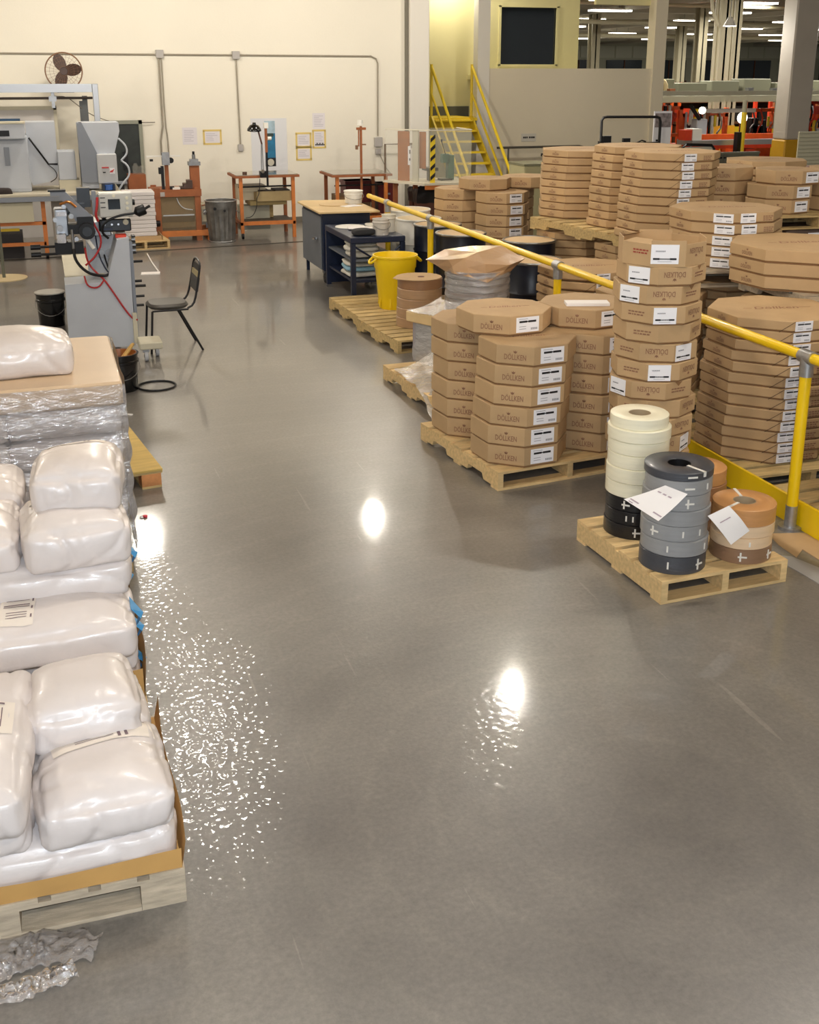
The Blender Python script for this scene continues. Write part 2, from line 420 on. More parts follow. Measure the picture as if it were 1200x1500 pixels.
# far wall of the hall: pale upper panels, a strip of dark windows
fw = struct(MB().bx(8, 110, 95, 95.4, 0, HC).build('wall_far', FARW))
for k in range(28):
    x = 40+k*1.75
    MB().bx(x, x+1.6, 94.9, 95, 3.9, 4.9).build('panel', mat('far_panel', (226, 226, 206), 0.6), fw)
WIN_FAR = mat('far_window', (40, 52, 60), 0.2)
nw = 2
for k in range(10):
    x = 40.4+k*4.6
    win = struct(MB().bx(x, x+3.6, 94.86, 94.96, 1.9, 3.7).build('window_%d' % nw, WIN_FAR)); nw += 1
    MB().bx(x-0.12, x+3.72, 94.8, 94.9, 1.75, 1.9).build('window_sill', mat('far_sill', (110, 70, 50), 0.6), win)
    MB().bx(x+1.75, x+1.85, 94.8, 94.9, 1.9, 3.7).build('mullion', mat('far_sill', (110, 70, 50), 0.6), win)
# drain slot across the floor
dr = MB(); a = R(8)
M = Matrix.Translation((0.27, 17.42, 0)) @ Matrix.Rotation(R(6.5), 4, 'Z')
dr.bx(-6, 4.2, -0.035, 0.035, 0.0, 0.004, M)
struct(dr.build('trim_7', mat('drain_slot', (58, 54, 48), 0.8)))

# ------------------------------------------------------------------ lamps of this room
LAMPC = (1.0, 0.91, 0.785)
def high_bay(x, y, power, label, rad=0.17):
    t = thing('high_bay_lamp', label, 'lamp', (x, y, 4.55), 0, 'high bay lamps over the floor')
    MB().lathe([(0.06, 0.42), (0.09, 0.40), (0.10, 0.28), (0.27, 0.02), (0.285, 0.0), (0.27, 0.0), (0.09, 0.26), (0.06, 0.30)], 24).build('reflector', ALU, t, smooth=True, local=True)
    MB().cyl((0, 0, 0.4), (0, 0, HC-4.55), 0.012).build('hanger', STEEL, t, local=True)
    li = bpy.data.lights.new('lamp_light', 'POINT'); li.shadow_soft_size = rad; li.energy = power; li.color = LAMPC
    lo = bpy.data.objects.new('lamp_light', li); COL.objects.link(lo); lo.parent = t; lo.location = (0, 0, -0.10)
LP = 135
for i, y in enumerate((-1.1, 4.85, 10.8, 16.75)):
    rown = ('row behind the camera', 'row over the sacks', 'third row from the wall side', 'row by the back wall')[i]
    for j, x in enumerate((-4.0, 1.07, 4.8)):
        high_bay(x, y, LP*(1.35 if i == 3 else 1), 'round high bay lamp %s, %s' % (('over the machines', 'over the aisle', 'over the rail')[j], rown), (0.17, 0.19, 0.075)[j])
high_bay(8.6, 16.75, LP, 'round high bay lamp added to light the stairs and office wall')  # this lamp and the next are added to light the right side
high_bay(9.0, 4.85, LP, 'round high bay lamp added to light the carton racks')

def hall_light(x, y, i):
    t = thing('strip_light', '%s white strip light of the %s roof row in the far hall' % (ORD[i % 5].replace('bottom', 'first'), ORD[i//5].replace('bottom', 'first')), 'lamp', (x, y, HC-0.55), 0, 'strip lights in the far hall')
    MB().cyl((-0.4, 0, 0.12), (-0.4, 0, 0.55), 0.012, n=6).cyl((0.4, 0, 0.12), (0.4, 0, 0.55), 0.012, n=6).build('hanger', STEEL, t, local=True)
    MB().bx(-0.87, 0.87, -0.25, 0.25, 0.05, 0.12).build('housing', WHITE, t, local=True)
    MB().bx(-0.85, 0.85, -0.23, 0.23, 0.0, 0.05).build('diffuser', mat('strip_glow', (255, 250, 235), 0.5, emit=(255, 248, 228), estr=9.0), t, local=True)
    li = bpy.data.lights.new('lamp_light', 'AREA'); li.shape = 'RECTANGLE'; li.size = 1.15; li.size_y = 0.32; li.energy = 110 + 2.2*(y-31); li.color = (1, 0.95, 0.84)
    lo = bpy.data.objects.new('lamp_light', li); COL.objects.link(lo); lo.parent = t; lo.location = (0, 0, -0.01)
for r_, y in enumerate((31, 36, 42, 49, 57, 66, 77)):
    x = math.ceil((0.44*y-(r_ % 2)*2.5)/5.5)*5.5+(r_ % 2)*2.5; c_ = 0
    while x < 0.80*y and c_ < 5: hall_light(x, y, r_*5+c_); x += 5.5; c_ += 1
t = thing('landing_fill_lamp', 'round lamp added above the stair landing to brighten the recess', 'lamp', (8.3, 22.55, 4.7))  # unseen lamp, added so the recess wall gets bright
MB().lathe([(0.02, 0.3), (0.06, 0.29), (0.16, 0.06), (0.17, 0.04), (0.15, 0.06), (0.05, 0.27)], 20).build('shade', WHITE, t, smooth=True, local=True)
MB().cyl((0, 0, 0.28), (0, 0, HC-4.7), 0.01, n=6).build('hanger', STEEL, t, local=True)
li = bpy.data.lights.new('lamp_light', 'POINT'); li.energy = 75; li.shadow_soft_size = 0.1; li.color = (1, 0.93, 0.78)
lo = bpy.data.objects.new('lamp_light', li); COL.objects.link(lo); lo.parent = t
for q_, (x, y) in enumerate(((15.5, 27.0), (20.5, 26.0), (18.0, 31.5))):  # fill lights added for the hall, given square housings
    li = bpy.data.lights.new('hall_light', 'AREA'); li.size = 1.4; li.energy = 190; li.color = (1, 0.95, 0.85)
    t = thing('hall_fill_lamp', 'square white fill lamp added %s' % ('above the platform by the office', 'beyond the painted column', 'above the paired columns')[q_], 'lamp', (x, y, HC-0.75))
    MB().cyl((0, 0, 0.12), (0, 0, 0.75), 0.012, n=6).build('hanger', STEEL, t, local=True)
    MB().bx(-0.72, 0.72, -0.72, 0.72, 0.06, 0.12).build('housing', WHITE, t, local=True)
    lo = bpy.data.objects.new('hall_light', li); COL.objects.link(lo); lo.parent = t; lo.location = (0, 0, 0.04)
# ------------------------------------------------------------------ pallets
def notched(L, z0, z1, notch=True):
    h = L/2
    if not notch: return [(-h, z0), (h, z0), (h, z1), (-h, z1)]
    a, b, d = L*0.13, L*0.33, z0+0.04
    return [(-h, z0), (-b, z0), (-b+0.02, d), (-a-0.02, d), (-a, z0), (a, z0), (a+0.02, d), (b-0.02, d), (b, z0), (h, z0), (h, z1), (-h, z1)]
def pallet_kit(W, L, wood, notch=True, nb=7, H=0.13, gapf=0.3):
    k = Kit('wooden_pallet')
    t = 0.017
    for x in (-W/2+0.02, 0.0, W/2-0.02):
        k.add('stringer', MB().extr(notched(L, t, H-t, notch), 'x', x-0.02, x+0.02), wood)
    bw = L/(nb + (nb-1)*gapf)
    for i in range(nb):
        y = -L/2 + bw/2 + i*bw*(1+gapf)
        k.add('deck_board', MB().bx(-W/2, W/2, y-bw/2, y+bw/2, H-t, H), wood)
    for y in (-L/2+0.05, 0.0, L/2-0.05):
        k.add('bottom_board', MB().bx(-W/2, W/2, y-0.05, y+0.05, 0, t), wood)
    return k
P_ROLL = pallet_kit(0.79, 0.90, WOOD, False, 6)
P_MID = pallet_kit(1.12, 1.2, WOOD, True, 7)
P_STD = pallet_kit(1.0, 1.15, WOOD_O, True, 7)
P_BIG = pallet_kit(1.05, 1.75, WOOD_O, True, 9)
P_GRY = pallet_kit(1.05, 1.15, WOOD_G, True, 7)

# ------------------------------------------------------------------ octagonal cartons
def octo(A, rot=0.0):
    Rr = A/2/math.cos(PI/8)
    return [(Rr*math.cos(rot+PI/8+i*PI/4), Rr*math.sin(rot+PI/8+i*PI/4)) for i in range(8)]
def face_M(A, k, u=0.0, z=0.0, out=0.0006, flip=False):
    a = k*PI/4; c, s = math.cos(a), math.sin(a)
    o = ((A/2+out)*c - s*u, (A/2+out)*s + c*u, z)
    if flip: return frame(o, (s, -c, 0), (0, 0, -1))
    return frame(o, (-s, c, 0), (0, 0, 1))
def flat(mb, M, w_, h_, x=0.0, y=0.0, d=0.0008):
    mb.bx(x-w_/2, x+w_/2, y-h_/2, y+h_/2, -0.0002, d, M)
def logo(mb, M, s):
    """the maker's word with its little three-leaved sprig above"""
    stamp(mb, text_mesh('D\u00d6LLKEN', 0.42*s, None, bold=0.006*s), M @ Matrix.Translation((0, -0.14*s, 0.0009)) @ Matrix.Diagonal((0.82, 1.25, 1, 1)))
    for a in (-0.6, 0, 0.6):
        m2 = M @ Matrix.Translation((0, 0.12*s, 0.0005)) @ Matrix.Rotation(-a, 4, 'Z')
        mb._add([(0, 0, 0), (0.055*s, 0.11*s, 0), (0, 0.24*s, 0), (-0.055*s, 0.11*s, 0)], [(0, 1, 2, 3)], m2)
def small_print(mb, M, n, w_, h_):
    rg = random.Random(5)
    for i in range(n):
        x = -w_/2
        while x < w_/2-0.01:
            l = rg.uniform(0.008, 0.022); l = min(l, w_/2-x)
            mb.bx(x, x+l, -i*h_*1.9-h_/2, -i*h_*1.9+h_/2, 0.0002, 0.001, M); x += l+0.005
def label_parts(k, A, fk, u, z, lw, lh, style=0):
    M = face_M(A, fk, u, z, 0.0004)
    mb = MB(); flat(mb, M, lw, lh); i = k.add('shipping_label', mb, PAPER)
    b = MB(); g = MB()
    if style == 0:      # bar near the top, small block low on one side
        M2 = face_M(A, fk, u, z, 0.0014)
        flat(b, M2, lw*0.34, lh*0.13, -lw*0.2, lh*0.2); flat(b, M2, lw*0.34, lh*0.13, lw*0.2, lh*0.2)
        flat(b, M2, lw*0.06, lh*0.06, 0, lh*0.2)
        for q in range(6): flat(g, M2, lw*0.03, lh*0.14, lw*0.16+q*lw*0.05, -lh*0.3)
        flat(g, M2, lw*0.4, lh*0.03, -lw*0.2, lh*0.38); flat(g, M2, lw*0.3, lh*0.03, -lw*0.22, -lh*0.12); flat(g, M2, lw*0.3, lh*0.03, -lw*0.22, -lh*0.28)
    else:               # bar near the bottom, a word at the top
        M2 = face_M(A, fk, u, z, 0.0014)
        flat(b, M2, lw*0.24, lh*0.10, -lw*0.3, -lh*0.24); flat(b, M2, lw*0.24, lh*0.10, lw*0.3, -lh*0.24)
        for q in range(7): flat(b, M2, lw*0.035, lh*0.07, -lw*0.15+q*lw*0.05, -lh*0.24)
        for q in range(8): flat(g, M2, lw*0.03, lh*0.07, -lw*0.32+q*lw*0.045, lh*0.16)
        flat(g, M2, lw*0.5, lh*0.02, 0, -lh*0.38)
    k.add('label_bar', b, BLACKINK, i); k.add('label_text', g, GREYINK, i)
def carton_kit(A, H, kind):
    k = Kit('octagonal_carton')
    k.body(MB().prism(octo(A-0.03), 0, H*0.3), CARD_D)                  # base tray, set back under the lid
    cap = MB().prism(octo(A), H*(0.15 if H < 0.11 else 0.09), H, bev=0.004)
    k.add('lid', cap, CARD)
    ink = MB()
    if kind == 'small':
        logo(ink, face_M(A, 5, 0.0, H*0.52), 0.098)
        label_parts(k, A, 6, 0.01, H*0.53, 0.175, H*0.74)
        k.add('printed_logo', ink, INK)
    elif kind == 'small_plain':
        logo(ink, face_M(A, 5, 0.0, H*0.52), 0.098); k.add('printed_logo', ink, INK)
    elif kind == 'flat':
        logo(ink, face_M(A, 4, 0.0, H*0.55), H*0.75)
        tx = MB(); M = face_M(A, 6, A*0.12, H*0.66); small_print(tx, M, 3, 0.09, 0.008); k.add('printed_text', tx, INK)
        label_parts(k, A, 6, -A*0.10, H*0.53, 0.135, H*0.86)
        k.add('printed_logo', ink, INK)
        f = MB(); M = face_M(A, 5, A*0.17, H*0.5, 0.0003)
        f.bx(-0.062, 0.062, -0.0016, 0.0016, 0, 0.001, M @ Matrix.Rotation(R(38), 4, 'Z'))
        k.add('corner_fold', f, FOLD)
    elif kind == 'flat_pair':
        logo(ink, face_M(A, 4, 0.0, H*0.55), H*0.75)
        tx = MB(); M = face_M(A, 6, A*0.15, H*0.66); small_print(tx, M, 3, 0.09, 0.008); k.add('printed_text', tx, INK)
        label_parts(k, A, 6, -A*0.06, H*0.53, 0.14, H*0.84)
        label_parts(k, A, 5, 0.09, H*0.5, 0.16, H*0.8)
        k.add('printed_logo', ink, INK)
    elif kind == 'flat_plain':
        logo(ink, face_M(A, 4, 0.0, H*0.55), H*0.75); k.add('printed_logo', ink, INK)
    if kind.startswith('small') or kind.startswith('flat'):
        tp = MB(); Mt = Matrix.Translation((0, 0, H+0.0004)) @ Matrix.Rotation(R(-12), 4, 'Z')
        stamp(tp, text_mesh('D\u00f6llken', A*0.12, None, shear=0.3, bold=A*0.0016), Mt)
        tp.bx(-A*0.27, -A*0.2, -0.002, 0.002, 0, 0.0006, Mt); tp.bx(A*0.2, A*0.3, -0.002, 0.002, 0, 0.0006, Mt)
        k.add('lid_print', tp, INK_L)
    return k
CS = carton_kit(0.61, 0.138, 'small'); CSP = carton_kit(0.61, 0.138, 'small_plain')
CF = carton_kit(0.84, 0.075, 'flat'); CFP = carton_kit(0.84, 0.075, 'flat_plain')
CF9 = carton_kit(0.86, 0.09, 'flat_pair'); CB = carton_kit(0.98, 0.10, 'flat_plain')
rg = random.Random(11)
def stack(kit, x, y, z0, n, H, rot, where, group, lean=(0, 0), jit=0.008, skip_top=(), start=0, dark=None):
    for i in range(n):
        o = 'topmost' if i == n-1 else ORD[i]
        kit.place((x+lean[0]*i/max(1, n-1)+rg.uniform(-jit, jit), y+lean[1]*i/max(1, n-1)+rg.uniform(-jit, jit), z0+i*H), R(rot+rg.uniform(-1.3, 1.3)),
                  '%s carton of %s' % (o, where), 'carton', group, skip=() if i == n-1 else ('lid_print',))

# the pallet beside the aisle with three stacks of small cartons
MIDROT = R(6.6)
pc = (2.68 + 0.56*math.cos(MIDROT) - 0.6*math.sin(MIDROT), 6.36 + 0.56*math.sin(MIDROT) + 0.6*math.cos(MIDROT))
P_MID.place((pc[0], pc[1], 0), MIDROT, 'pale wooden pallet beside the aisle under three stacks of small cartons', 'pallet')
G1 = 'small cartons on the pallet by the aisle'
stack(CS, 2.91, 7.35, 0.13, 6, 0.1385, 6, 'the rear aisle-side stack of small cartons on the aisle pallet', G1)
stack(CS, 2.965, 6.70, 0.13, 6, 0.1385, 7, 'the front stack of labelled small cartons on the aisle pallet', G1, lean=(0.035, -0.02))
stack(CS, 3.585, 6.80, 0.13, 6, 0.1385, 4, 'the stack behind the tall tower on the aisle pallet', G1)
stack(CSP, 3.55, 7.43, 0.13, 6, 0.1385, 5, 'the hidden rear stack on the aisle pallet', G1, jit=0.003)
CS.place((2.955, 6.985, 0.963), R(7), 'small carton laid across the two stacks nearest the aisle', 'carton', G1)
CS.place((3.575, 6.99, 0.963), R(9), 'small carton with a white board lying on its lid', 'carton', G1)
solo(MB().bx(-0.15, 0.15, -0.06, 0.06, 0, 0.02, Matrix.Translation((3.53, 6.87, 1.102)) @ Matrix.Rotation(R(-17), 4, 'Z')), 'white_board', WHITE_S,
     'narrow white board lying on a small carton', 'board')

# the tall tower of small cartons with prints upside down, an open one on top
def tower_kit(v):
    A, H = 0.50, 0.117
    k = Kit('tower_carton')
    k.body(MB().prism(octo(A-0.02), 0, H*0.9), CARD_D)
    cap = MB().prism(octo(A), 0.010, H, bev=0.003); k.add('lid', cap, CARD)
    ink = MB()
    lab, lg, tx = ((5, 6, 4), (4, 5, 6), (6, 5, 4))[v % 3]
    logo(ink, face_M(A, lg, 0.0, H*0.52, flip=True), 0.088); k.add('printed_logo', ink, INK)
    ink = MB(); logo(ink, face_M(A, (lg+2) % 8, 0.0, H*0.52, flip=True), 0.088); k.add('printed_logo', ink, INK)
    ink = MB(); small_print(ink, face_M(A, tx, 0.0, H*0.62), 2, 0.11, 0.009); k.add('printed_text', ink, INK)
    if v < 3: label_parts(k, A, lab, -0.02, H*0.5, 0.14, H*0.86, 1)
    nt = MB(); M = face_M(A, (lg+1) % 8, 0, 0, 0.0004)
    nt._add([(-0.03, H*0.99, 0.0006), (0.03, H*0.99, 0.0006), (0.0, H*0.74, 0.0006)], [(0, 1, 2)], M)
    k.add('lid_notch', nt, CARD_D)
    return k
TK = [tower_kit(i) for i in range(4)]
tw = [(0, 2, 5), (3, 3, 10), (1, 0, 2), (2, 0, 20), (0, 1, 3), (3, 4, 14), (1, -4, -6), (0, 2, 10), (2, 5, 0), (3, 7, 22), (0, 3, 12), (1, -3, 8), (1, 6, 16)]
for i, (v, dx, rot) in enumerate(tw):
    TK[v].place((3.575+dx*0.002, 6.02+rg.uniform(-0.008, 0.008), 0.0+i*0.1185), R(rot+18), '%s carton of the tall single tower beside the yellow rail' % ORD[i], 'carton', 'cartons of the tall tower')
A, H = 0.50, 0.155
k = Kit('open_carton'); zt = len(tw)*0.1185
mb = MB(); o8 = octo(A); i8 = octo(A-0.012)
for i in range(8):
    j = (i+1) % 8; hh = H*(1.0 if i % 2 == 0 else 0.86)
    mb._add([(*o8[i], 0), (*o8[j], 0), (*o8[j], hh), (*o8[i], hh), (*i8[i], 0), (*i8[j], 0), (*i8[j], hh), (*i8[i], hh)],
            [(0, 1, 2, 3), (5, 4, 7, 6), (3, 2, 6, 7), (0, 3, 7, 4), (1, 5, 6, 2)])
mb.prism(i8, 0, 0.006); k.body(mb, CARD)
fl = MB()
for i in (1, 3):
    j = (i+1) % 8; a, b = Vector((*o8[i], H*0.86)), Vector((*o8[j], H*0.86)); m_ = (a+b)/2; ins = Vector((-m_.x, -m_.y, 0)).normalized()*0.07
    fl._add([a, b, b*0.8+a*0.2+ins+Vector((0, 0, 0.02)), a*0.8+b*0.2+ins+Vector((0, 0, 0.02))], [(0, 1, 2, 3)])
k.add('lid_flap', fl, CARD)
ink = MB(); logo(ink, face_M(A, 6, 0.0, H*0.52, flip=True), 0.088); k.add('printed_logo', ink, INK)
ink = MB(); small_print(ink, face_M(A, 4, 0.03, H*0.6), 2, 0.11, 0.009)
k.add('printed_text', ink, mat('red_ink', (150, 60, 48), 0.8)); label_parts(k, A, 5, -0.02, H*0.48, 0.165, 0.115, 1)
k.place((3.585, 6.02, zt), R(24), 'open carton with standing rim on top of the tall tower', 'carton')

# ------------------------------------------------------------------ the pallet of edging coils
PR = R(2.5)
rc = (2.86 + 0.395*math.cos(PR) - 0.45*math.sin(PR), 4.58 + 0.395*math.sin(PR) + 0.45*math.cos(PR))
P_ROLL.place((rc[0], rc[1], 0), PR, 'pale wooden pallet on the floor carrying the edging coils', 'pallet')
def coil_mat(n, rgb, ro=0.4): return mat(n, rgb, ro, var=0.05, vscale=3, stretch=(1, 1, 14), bump=0.12, bscale=7, coat=0.15)
CW = coil_mat('coil_cream', (238, 232, 206)); CK = coil_mat('coil_black', (22, 22, 25), 0.3); CG = coil_mat('coil_grey', (146, 147, 148)); CD = coil_mat('coil_dark_grey', (66, 68, 74))
CT = coil_mat('coil_tan', (196, 142, 88)); CC = coil_mat('coil_beige', (226, 196, 160)); CBR = coil_mat('coil_brown', (140, 108, 82)); CO = coil_mat('coil_mocha', (160, 116, 78))
def coil(x, y, z, r, h, m, label, ri=0.062, straps=(), group=None, tape=True, seed=0):
    t = thing('edging_coil', label, 'coil', (x, y, z), 0, group)
    e = 0.004
    MB().lathe([(ri, 0.001), (r-e, 0), (r, e), (r, h-e), (r-e, h-0.001), (ri+e, h-0.001), (ri, h-e), (ri, 0.001)], 40).build('winding', m, t, smooth=True, local=True)
    MB().lathe([(ri-0.004, 0.004), (ri-0.0005, 0.004), (ri-0.0005, h-0.004), (ri-0.004, h-0.004), (ri-0.004, 0.004)], 24).build('core', mat('coil_core', (170, 150, 120), 0.8) if m is not CD else BLACK, t, smooth=True, local=True)
    for a, kind in straps:
        a = R(a); mb = MB(); M = frame(((r+0.001)*math.cos(a), (r+0.001)*math.sin(a), h*0.5), (-math.sin(a), math.cos(a), 0), (0, 0, 1))
        if kind == '+': mb.bx(-0.024, 0.024, -0.0045, 0.0045, -0.002, 0.0015, M); mb.bx(-0.014, -0.005, -h*0.3, h*0.3, -0.002, 0.002, M)
        if kind == '-': mb.bx(-0.026, 0.026, -0.0045, 0.0045, -0.002, 0.0015, M)
        if kind == '|': mb.bx(-0.0045, 0.0045, -h*0.2, h*0.2, -0.002, 0.0015, M)
        if kind == 'o':        # tape over the rim, down into the core
            mb.bx(-0.008, 0.008, -h*0.1, h*0.5+0.001, -0.002, 0.0015, M)
            M3 = Matrix.Rotation(a, 4, 'Z'); mb.bx(ri, r+0.002, -0.008, 0.008, h-0.001, h+0.001, M3); mb.bx(ri-0.002, ri+0.001, -0.008, 0.008, h*0.4, h+0.001, M3)
        mb.build('tape_strip', TAPEP, t, local=True)
    return t
def coils(x, y, r, seq, where, group):
    z = 0.13; n = len(seq)
    for i, (h, m, cname, dr, st) in enumerate(seq):
        nm = ('%s %s coil, %s' % ('topmost' if i == n-1 else ORD[i], cname, where))
        coil(x+rg.uniform(-0.004, 0.004), y+rg.uniform(-0.004, 0.004), z, r+dr, h, m, nm, straps=st, group=group); z += h
    return z
coils(3.06, 5.25, 0.168, [(0.085, CK, 'black', 0.0, ((248, '+'),)), (0.08, CK, 'black', -0.002, ((225, '|'), (238, '|'))), (0.08, CK, 'black', 0.001, ((222, '+'),)),
      (0.085, CW, 'cream', 0.0, ()), (0.085, CW, 'cream', 0.003, ()), (0.08, CW, 'cream', -0.002, ()), (0.075, CW, 'cream', 0.003, ()), (0.07, CW, 'cream', 0.008, ()), (0.065, CW, 'cream', -0.006, ())],
      'in the black and cream stack at the pallet rear', 'coils in the black and cream stack')
coils(3.04, 4.79, 0.176, [(0.1, CD, 'charcoal', 0.0, ((290, '+'), (232, '|'))), (0.085, CG, 'grey', 0.001, ((228, '|'), (300, '|'))), (0.085, CG, 'grey', -0.001, ((255, '|'), (288, '|'), (205, '+'))),
      (0.085, CG, 'grey', 0.001, ()), (0.085, CG, 'grey', 0.0, ((262, '+'),)), (0.08, CG, 'grey', -0.002, ((258, '-'), (295, '|'))), (0.045, CD, 'charcoal', 0.003, ((285, 'o'), (262, '-')))],
      'in the grey stack at the pallet corner', 'coils in the grey stack')
coils(3.455, 4.78, 0.165, [(0.085, CBR, 'brown', 0.0, ((240, '+'), (300, '+'))), (0.065, CC, 'beige', -0.001, ((252, '|'),)), (0.065, CC, 'beige', 0.001, ()), (0.095, CT, 'tan', 0.003, ((205, 'o'), (75, 'o')))],
      'in the tan and beige stack at the pallet side', 'coils in the tan stack')
coils(3.455, 5.235, 0.16, [(0.09, CBR, 'brown', 0.0, ()), (0.09, CO, 'mocha', 0.0, ()), (0.09, CO, 'mocha', 0.001, ()), (0.085, CT, 'tan', 0.0, ((60, 'o'),))],
      'in the low stack behind the tan coils', 'coils in the low rear stack')
def paper_sheet(name, label, q, sag, marks):
    a, b, c, d = [Vector(p) for p in q]
    def f(u, v):
        p = (a*(1-u)+b*u)*(1-v)+(d*(1-u)+c*u)*v; n = (b-a).cross(d-a).normalized()
        return p + n*sag*math.sin(PI*(0.15+0.85*v))*(0.6+0.4*u)
    mb = MB().grid(f, 8, 8)
    t = thing(name, label, 'paper', tuple((a+b+c+d)/4))
    mb.build('sheet', WHITE_S, t, smooth=2)
    m2 = MB(); n = (b-a).cross(d-a).normalized()
    if n.dot(Vector((0, -1, 0.4))) < 0: n = -n
    for (u0, u1, v0, v1) in marks:
        m2._add([f(u0, v0)+n*0.002, f(u1, v0)+n*0.002, f(u1, v1)+n*0.002, f(u0, v1)+n*0.002], [(0, 1, 2, 3)])
    m2.build('printed_lines', mat('faint_print', (168, 150, 158), 0.7), t)
paper_sheet('routing_sheet', 'white paper sheet stuck to the upper side of the grey coils', [(2.90, 4.68, 0.625), (2.985, 4.60, 0.598), (2.80, 4.56, 0.485), (2.665, 4.68, 0.575)], 0.014,
            [(0.05, 0.3, 0.86, 0.9), (0.72, 0.97, 0.84, 0.88), (0.1, 0.22, 0.95, 0.98), (0.15, 0.28, 0.25, 0.29), (0.35, 0.48, 0.25, 0.29), (0.55, 0.68, 0.25, 0.29)])
paper_sheet('routing_sheet', 'white paper sheet bent out from between the grey and tan coils', [(3.10, 4.585, 0.465), (3.23, 4.60, 0.50), (3.34, 4.55, 0.365), (3.22, 4.53, 0.31)], -0.016, [(0.2, 0.7, 0.3, 0.33)])

# ------------------------------------------------------------------ yellow guard rail
RX = 4.13
t = thing('guard_rail', 'yellow pipe guard rail on posts between the aisle and the cartons', 'railing', (RX, 5.24, 0))
posts = [1.9, 5.24, 8.6, 11.94, 13.6]
MB().cyl((RX, 1.4, 1.07), (RX, 14.45, 1.07), 0.031, n=16).build('rail', YEL, t, smooth=True)
for y in posts:
    p = MB().cyl((RX, y, 0.0), (RX, y, 1.05), 0.034, n=16).build('post', YEL, t, smooth=True)
    MB().cyl((RX, y, 0.012), (RX, y, 0.15), 0.0355, n=16).build('sleeve', GALV, p, smooth=True)
    MB().cyl((RX, y, 0.0), (RX, y, 0.018), 0.07, n=20).build('base_flange', GALV, p, smooth=True)
    MB().cyl((RX, y-0.055, 1.07), (RX, y+0.055, 1.07), 0.041, n=16).cyl((RX, y, 0.955), (RX, y, 1.08), 0.041, n=16).build('tee_fitting', GALV, p, smooth=True)
MB().cyl((RX, 14.45, 1.07), (RX, 14.47, 1.07), 0.033, n=16).build('end_cap', YEL, t, smooth=True)
MB().bx(RX+0.045, RX+0.065, 1.4, 14.4, 0.0, 0.17).build('toe_board', YEL, t)
# scraps at the foot of the post
def ragged(x, y, pts, z, th, name, m, label, cat):
    mb = MB().prism([(x+a, y+b) for a, b in pts], z, z+th); return solo(mb, name, m, label, cat)
ragged(4.0, 4.7, [(-0.05, 0.50), (-0.09, 0.34), (-0.10, 0.16), (0.0, 0.24), (0.0, 0.06), (-0.03, -0.2), (0.02, -0.6), (0.15, -0.6), (0.17, 0.44)], 0.0, 0.004, 'cardboard_scrap', CARD, 'torn brown cardboard strip on the floor below the toe board', 'cardboard')
ragged(3.9, 4.7, [(-0.14, 0.25), (-0.02, 0.18), (0.05, -0.05), (0.07, -0.45), (-0.08, -0.45), (-0.11, 0.0)], 0.0, 0.003, 'plastic_strip', mat('grey_plastic', (150, 150, 150), 0.35), 'flat grey plastic strip on the floor beside the torn cardboard', 'plastic')

# ------------------------------------------------------------------ cartons behind the rail
def pal(kit, x, y, z, rot, label): kit.place((x, y, z), R(rot), label, 'pallet')
GB = 'flat cartons behind the rail'
pal(P_STD, 4.70, 6.35, 0, 0, 'wooden pallet under the tall labelled stack behind the rail post')
stack(CF, 4.66, 6.35, 0.13, 13, 0.0755, 0, 'the tall labelled stack just behind the rail post', GB, lean=(0.02, -0.02))
pal(P_STD, 4.78, 5.05, 0, 2, 'wooden pallet at the frame edge behind the toe board')
stack(CF, 4.78, 5.12, 0.13, 10, 0.088, 1, 'the stack at the frame edge behind the rail', GB)
pal(P_STD, 4.74, 7.95, 0, 0, 'wooden pallet under the low stack in the rail corner')
stack(CF, 4.66, 7.95, 0.13, 10, 0.0825, 2, 'the low stack between the tower and the rail', GB)
pal(P_STD, 4.74, 9.12, 0, 0, 'wooden pallet under the stack behind the second rail post')
stack(CF, 4.66, 9.08, 0.13, 10, 0.0845, 3, 'the stack behind the second rail post', GB)
# two-storey pallet: lower cartons, pallet, tall stacks above
CU = carton_kit(0.86, 0.0815, 'flat'); CUP = carton_kit(0.86, 0.083, 'flat_plain')
P_SML = pallet_kit(0.8, 0.8, WOOD_O, True, 5)
P_BIG = pallet_kit(1.12, 1.9, WOOD_O, True, 9)
P_LNG = pallet_kit(1.0, 1.8, WOOD_G, True, 9)
GT = 'flat cartons on the raised pallet'
pal(P_BIG, 5.90, 10.80, 0, 8, 'wooden pallet on the floor below the raised pallet of cartons')
stack(CUP, 5.70, 11.40, 0.13, 10, 0.083, 8, 'the lower far stack under the raised pallet', GT)
stack(CUP, 5.86, 10.30, 0.13, 10, 0.083, 8, 'the lower front stack under the raised pallet', GT)
pal(P_BIG, 5.88, 10.72, 0.962, 8, 'raised wooden pallet resting on cartons, three tall stacks on it')
stack(CU, 5.78, 11.60, 1.094, 9, 0.0815, 22, 'the far stack on the raised pallet', GT, lean=(0.02, 0))
stack(CU, 5.93, 10.64, 1.094, 10, 0.0825, 8, 'the middle stack on the raised pallet', GT, lean=(0.05, 0.02))
stack(CU, 5.81, 9.77, 1.094, 10, 0.0825, 2, 'the front labelled stack on the raised pallet', GT, lean=(0.06, 0.0))
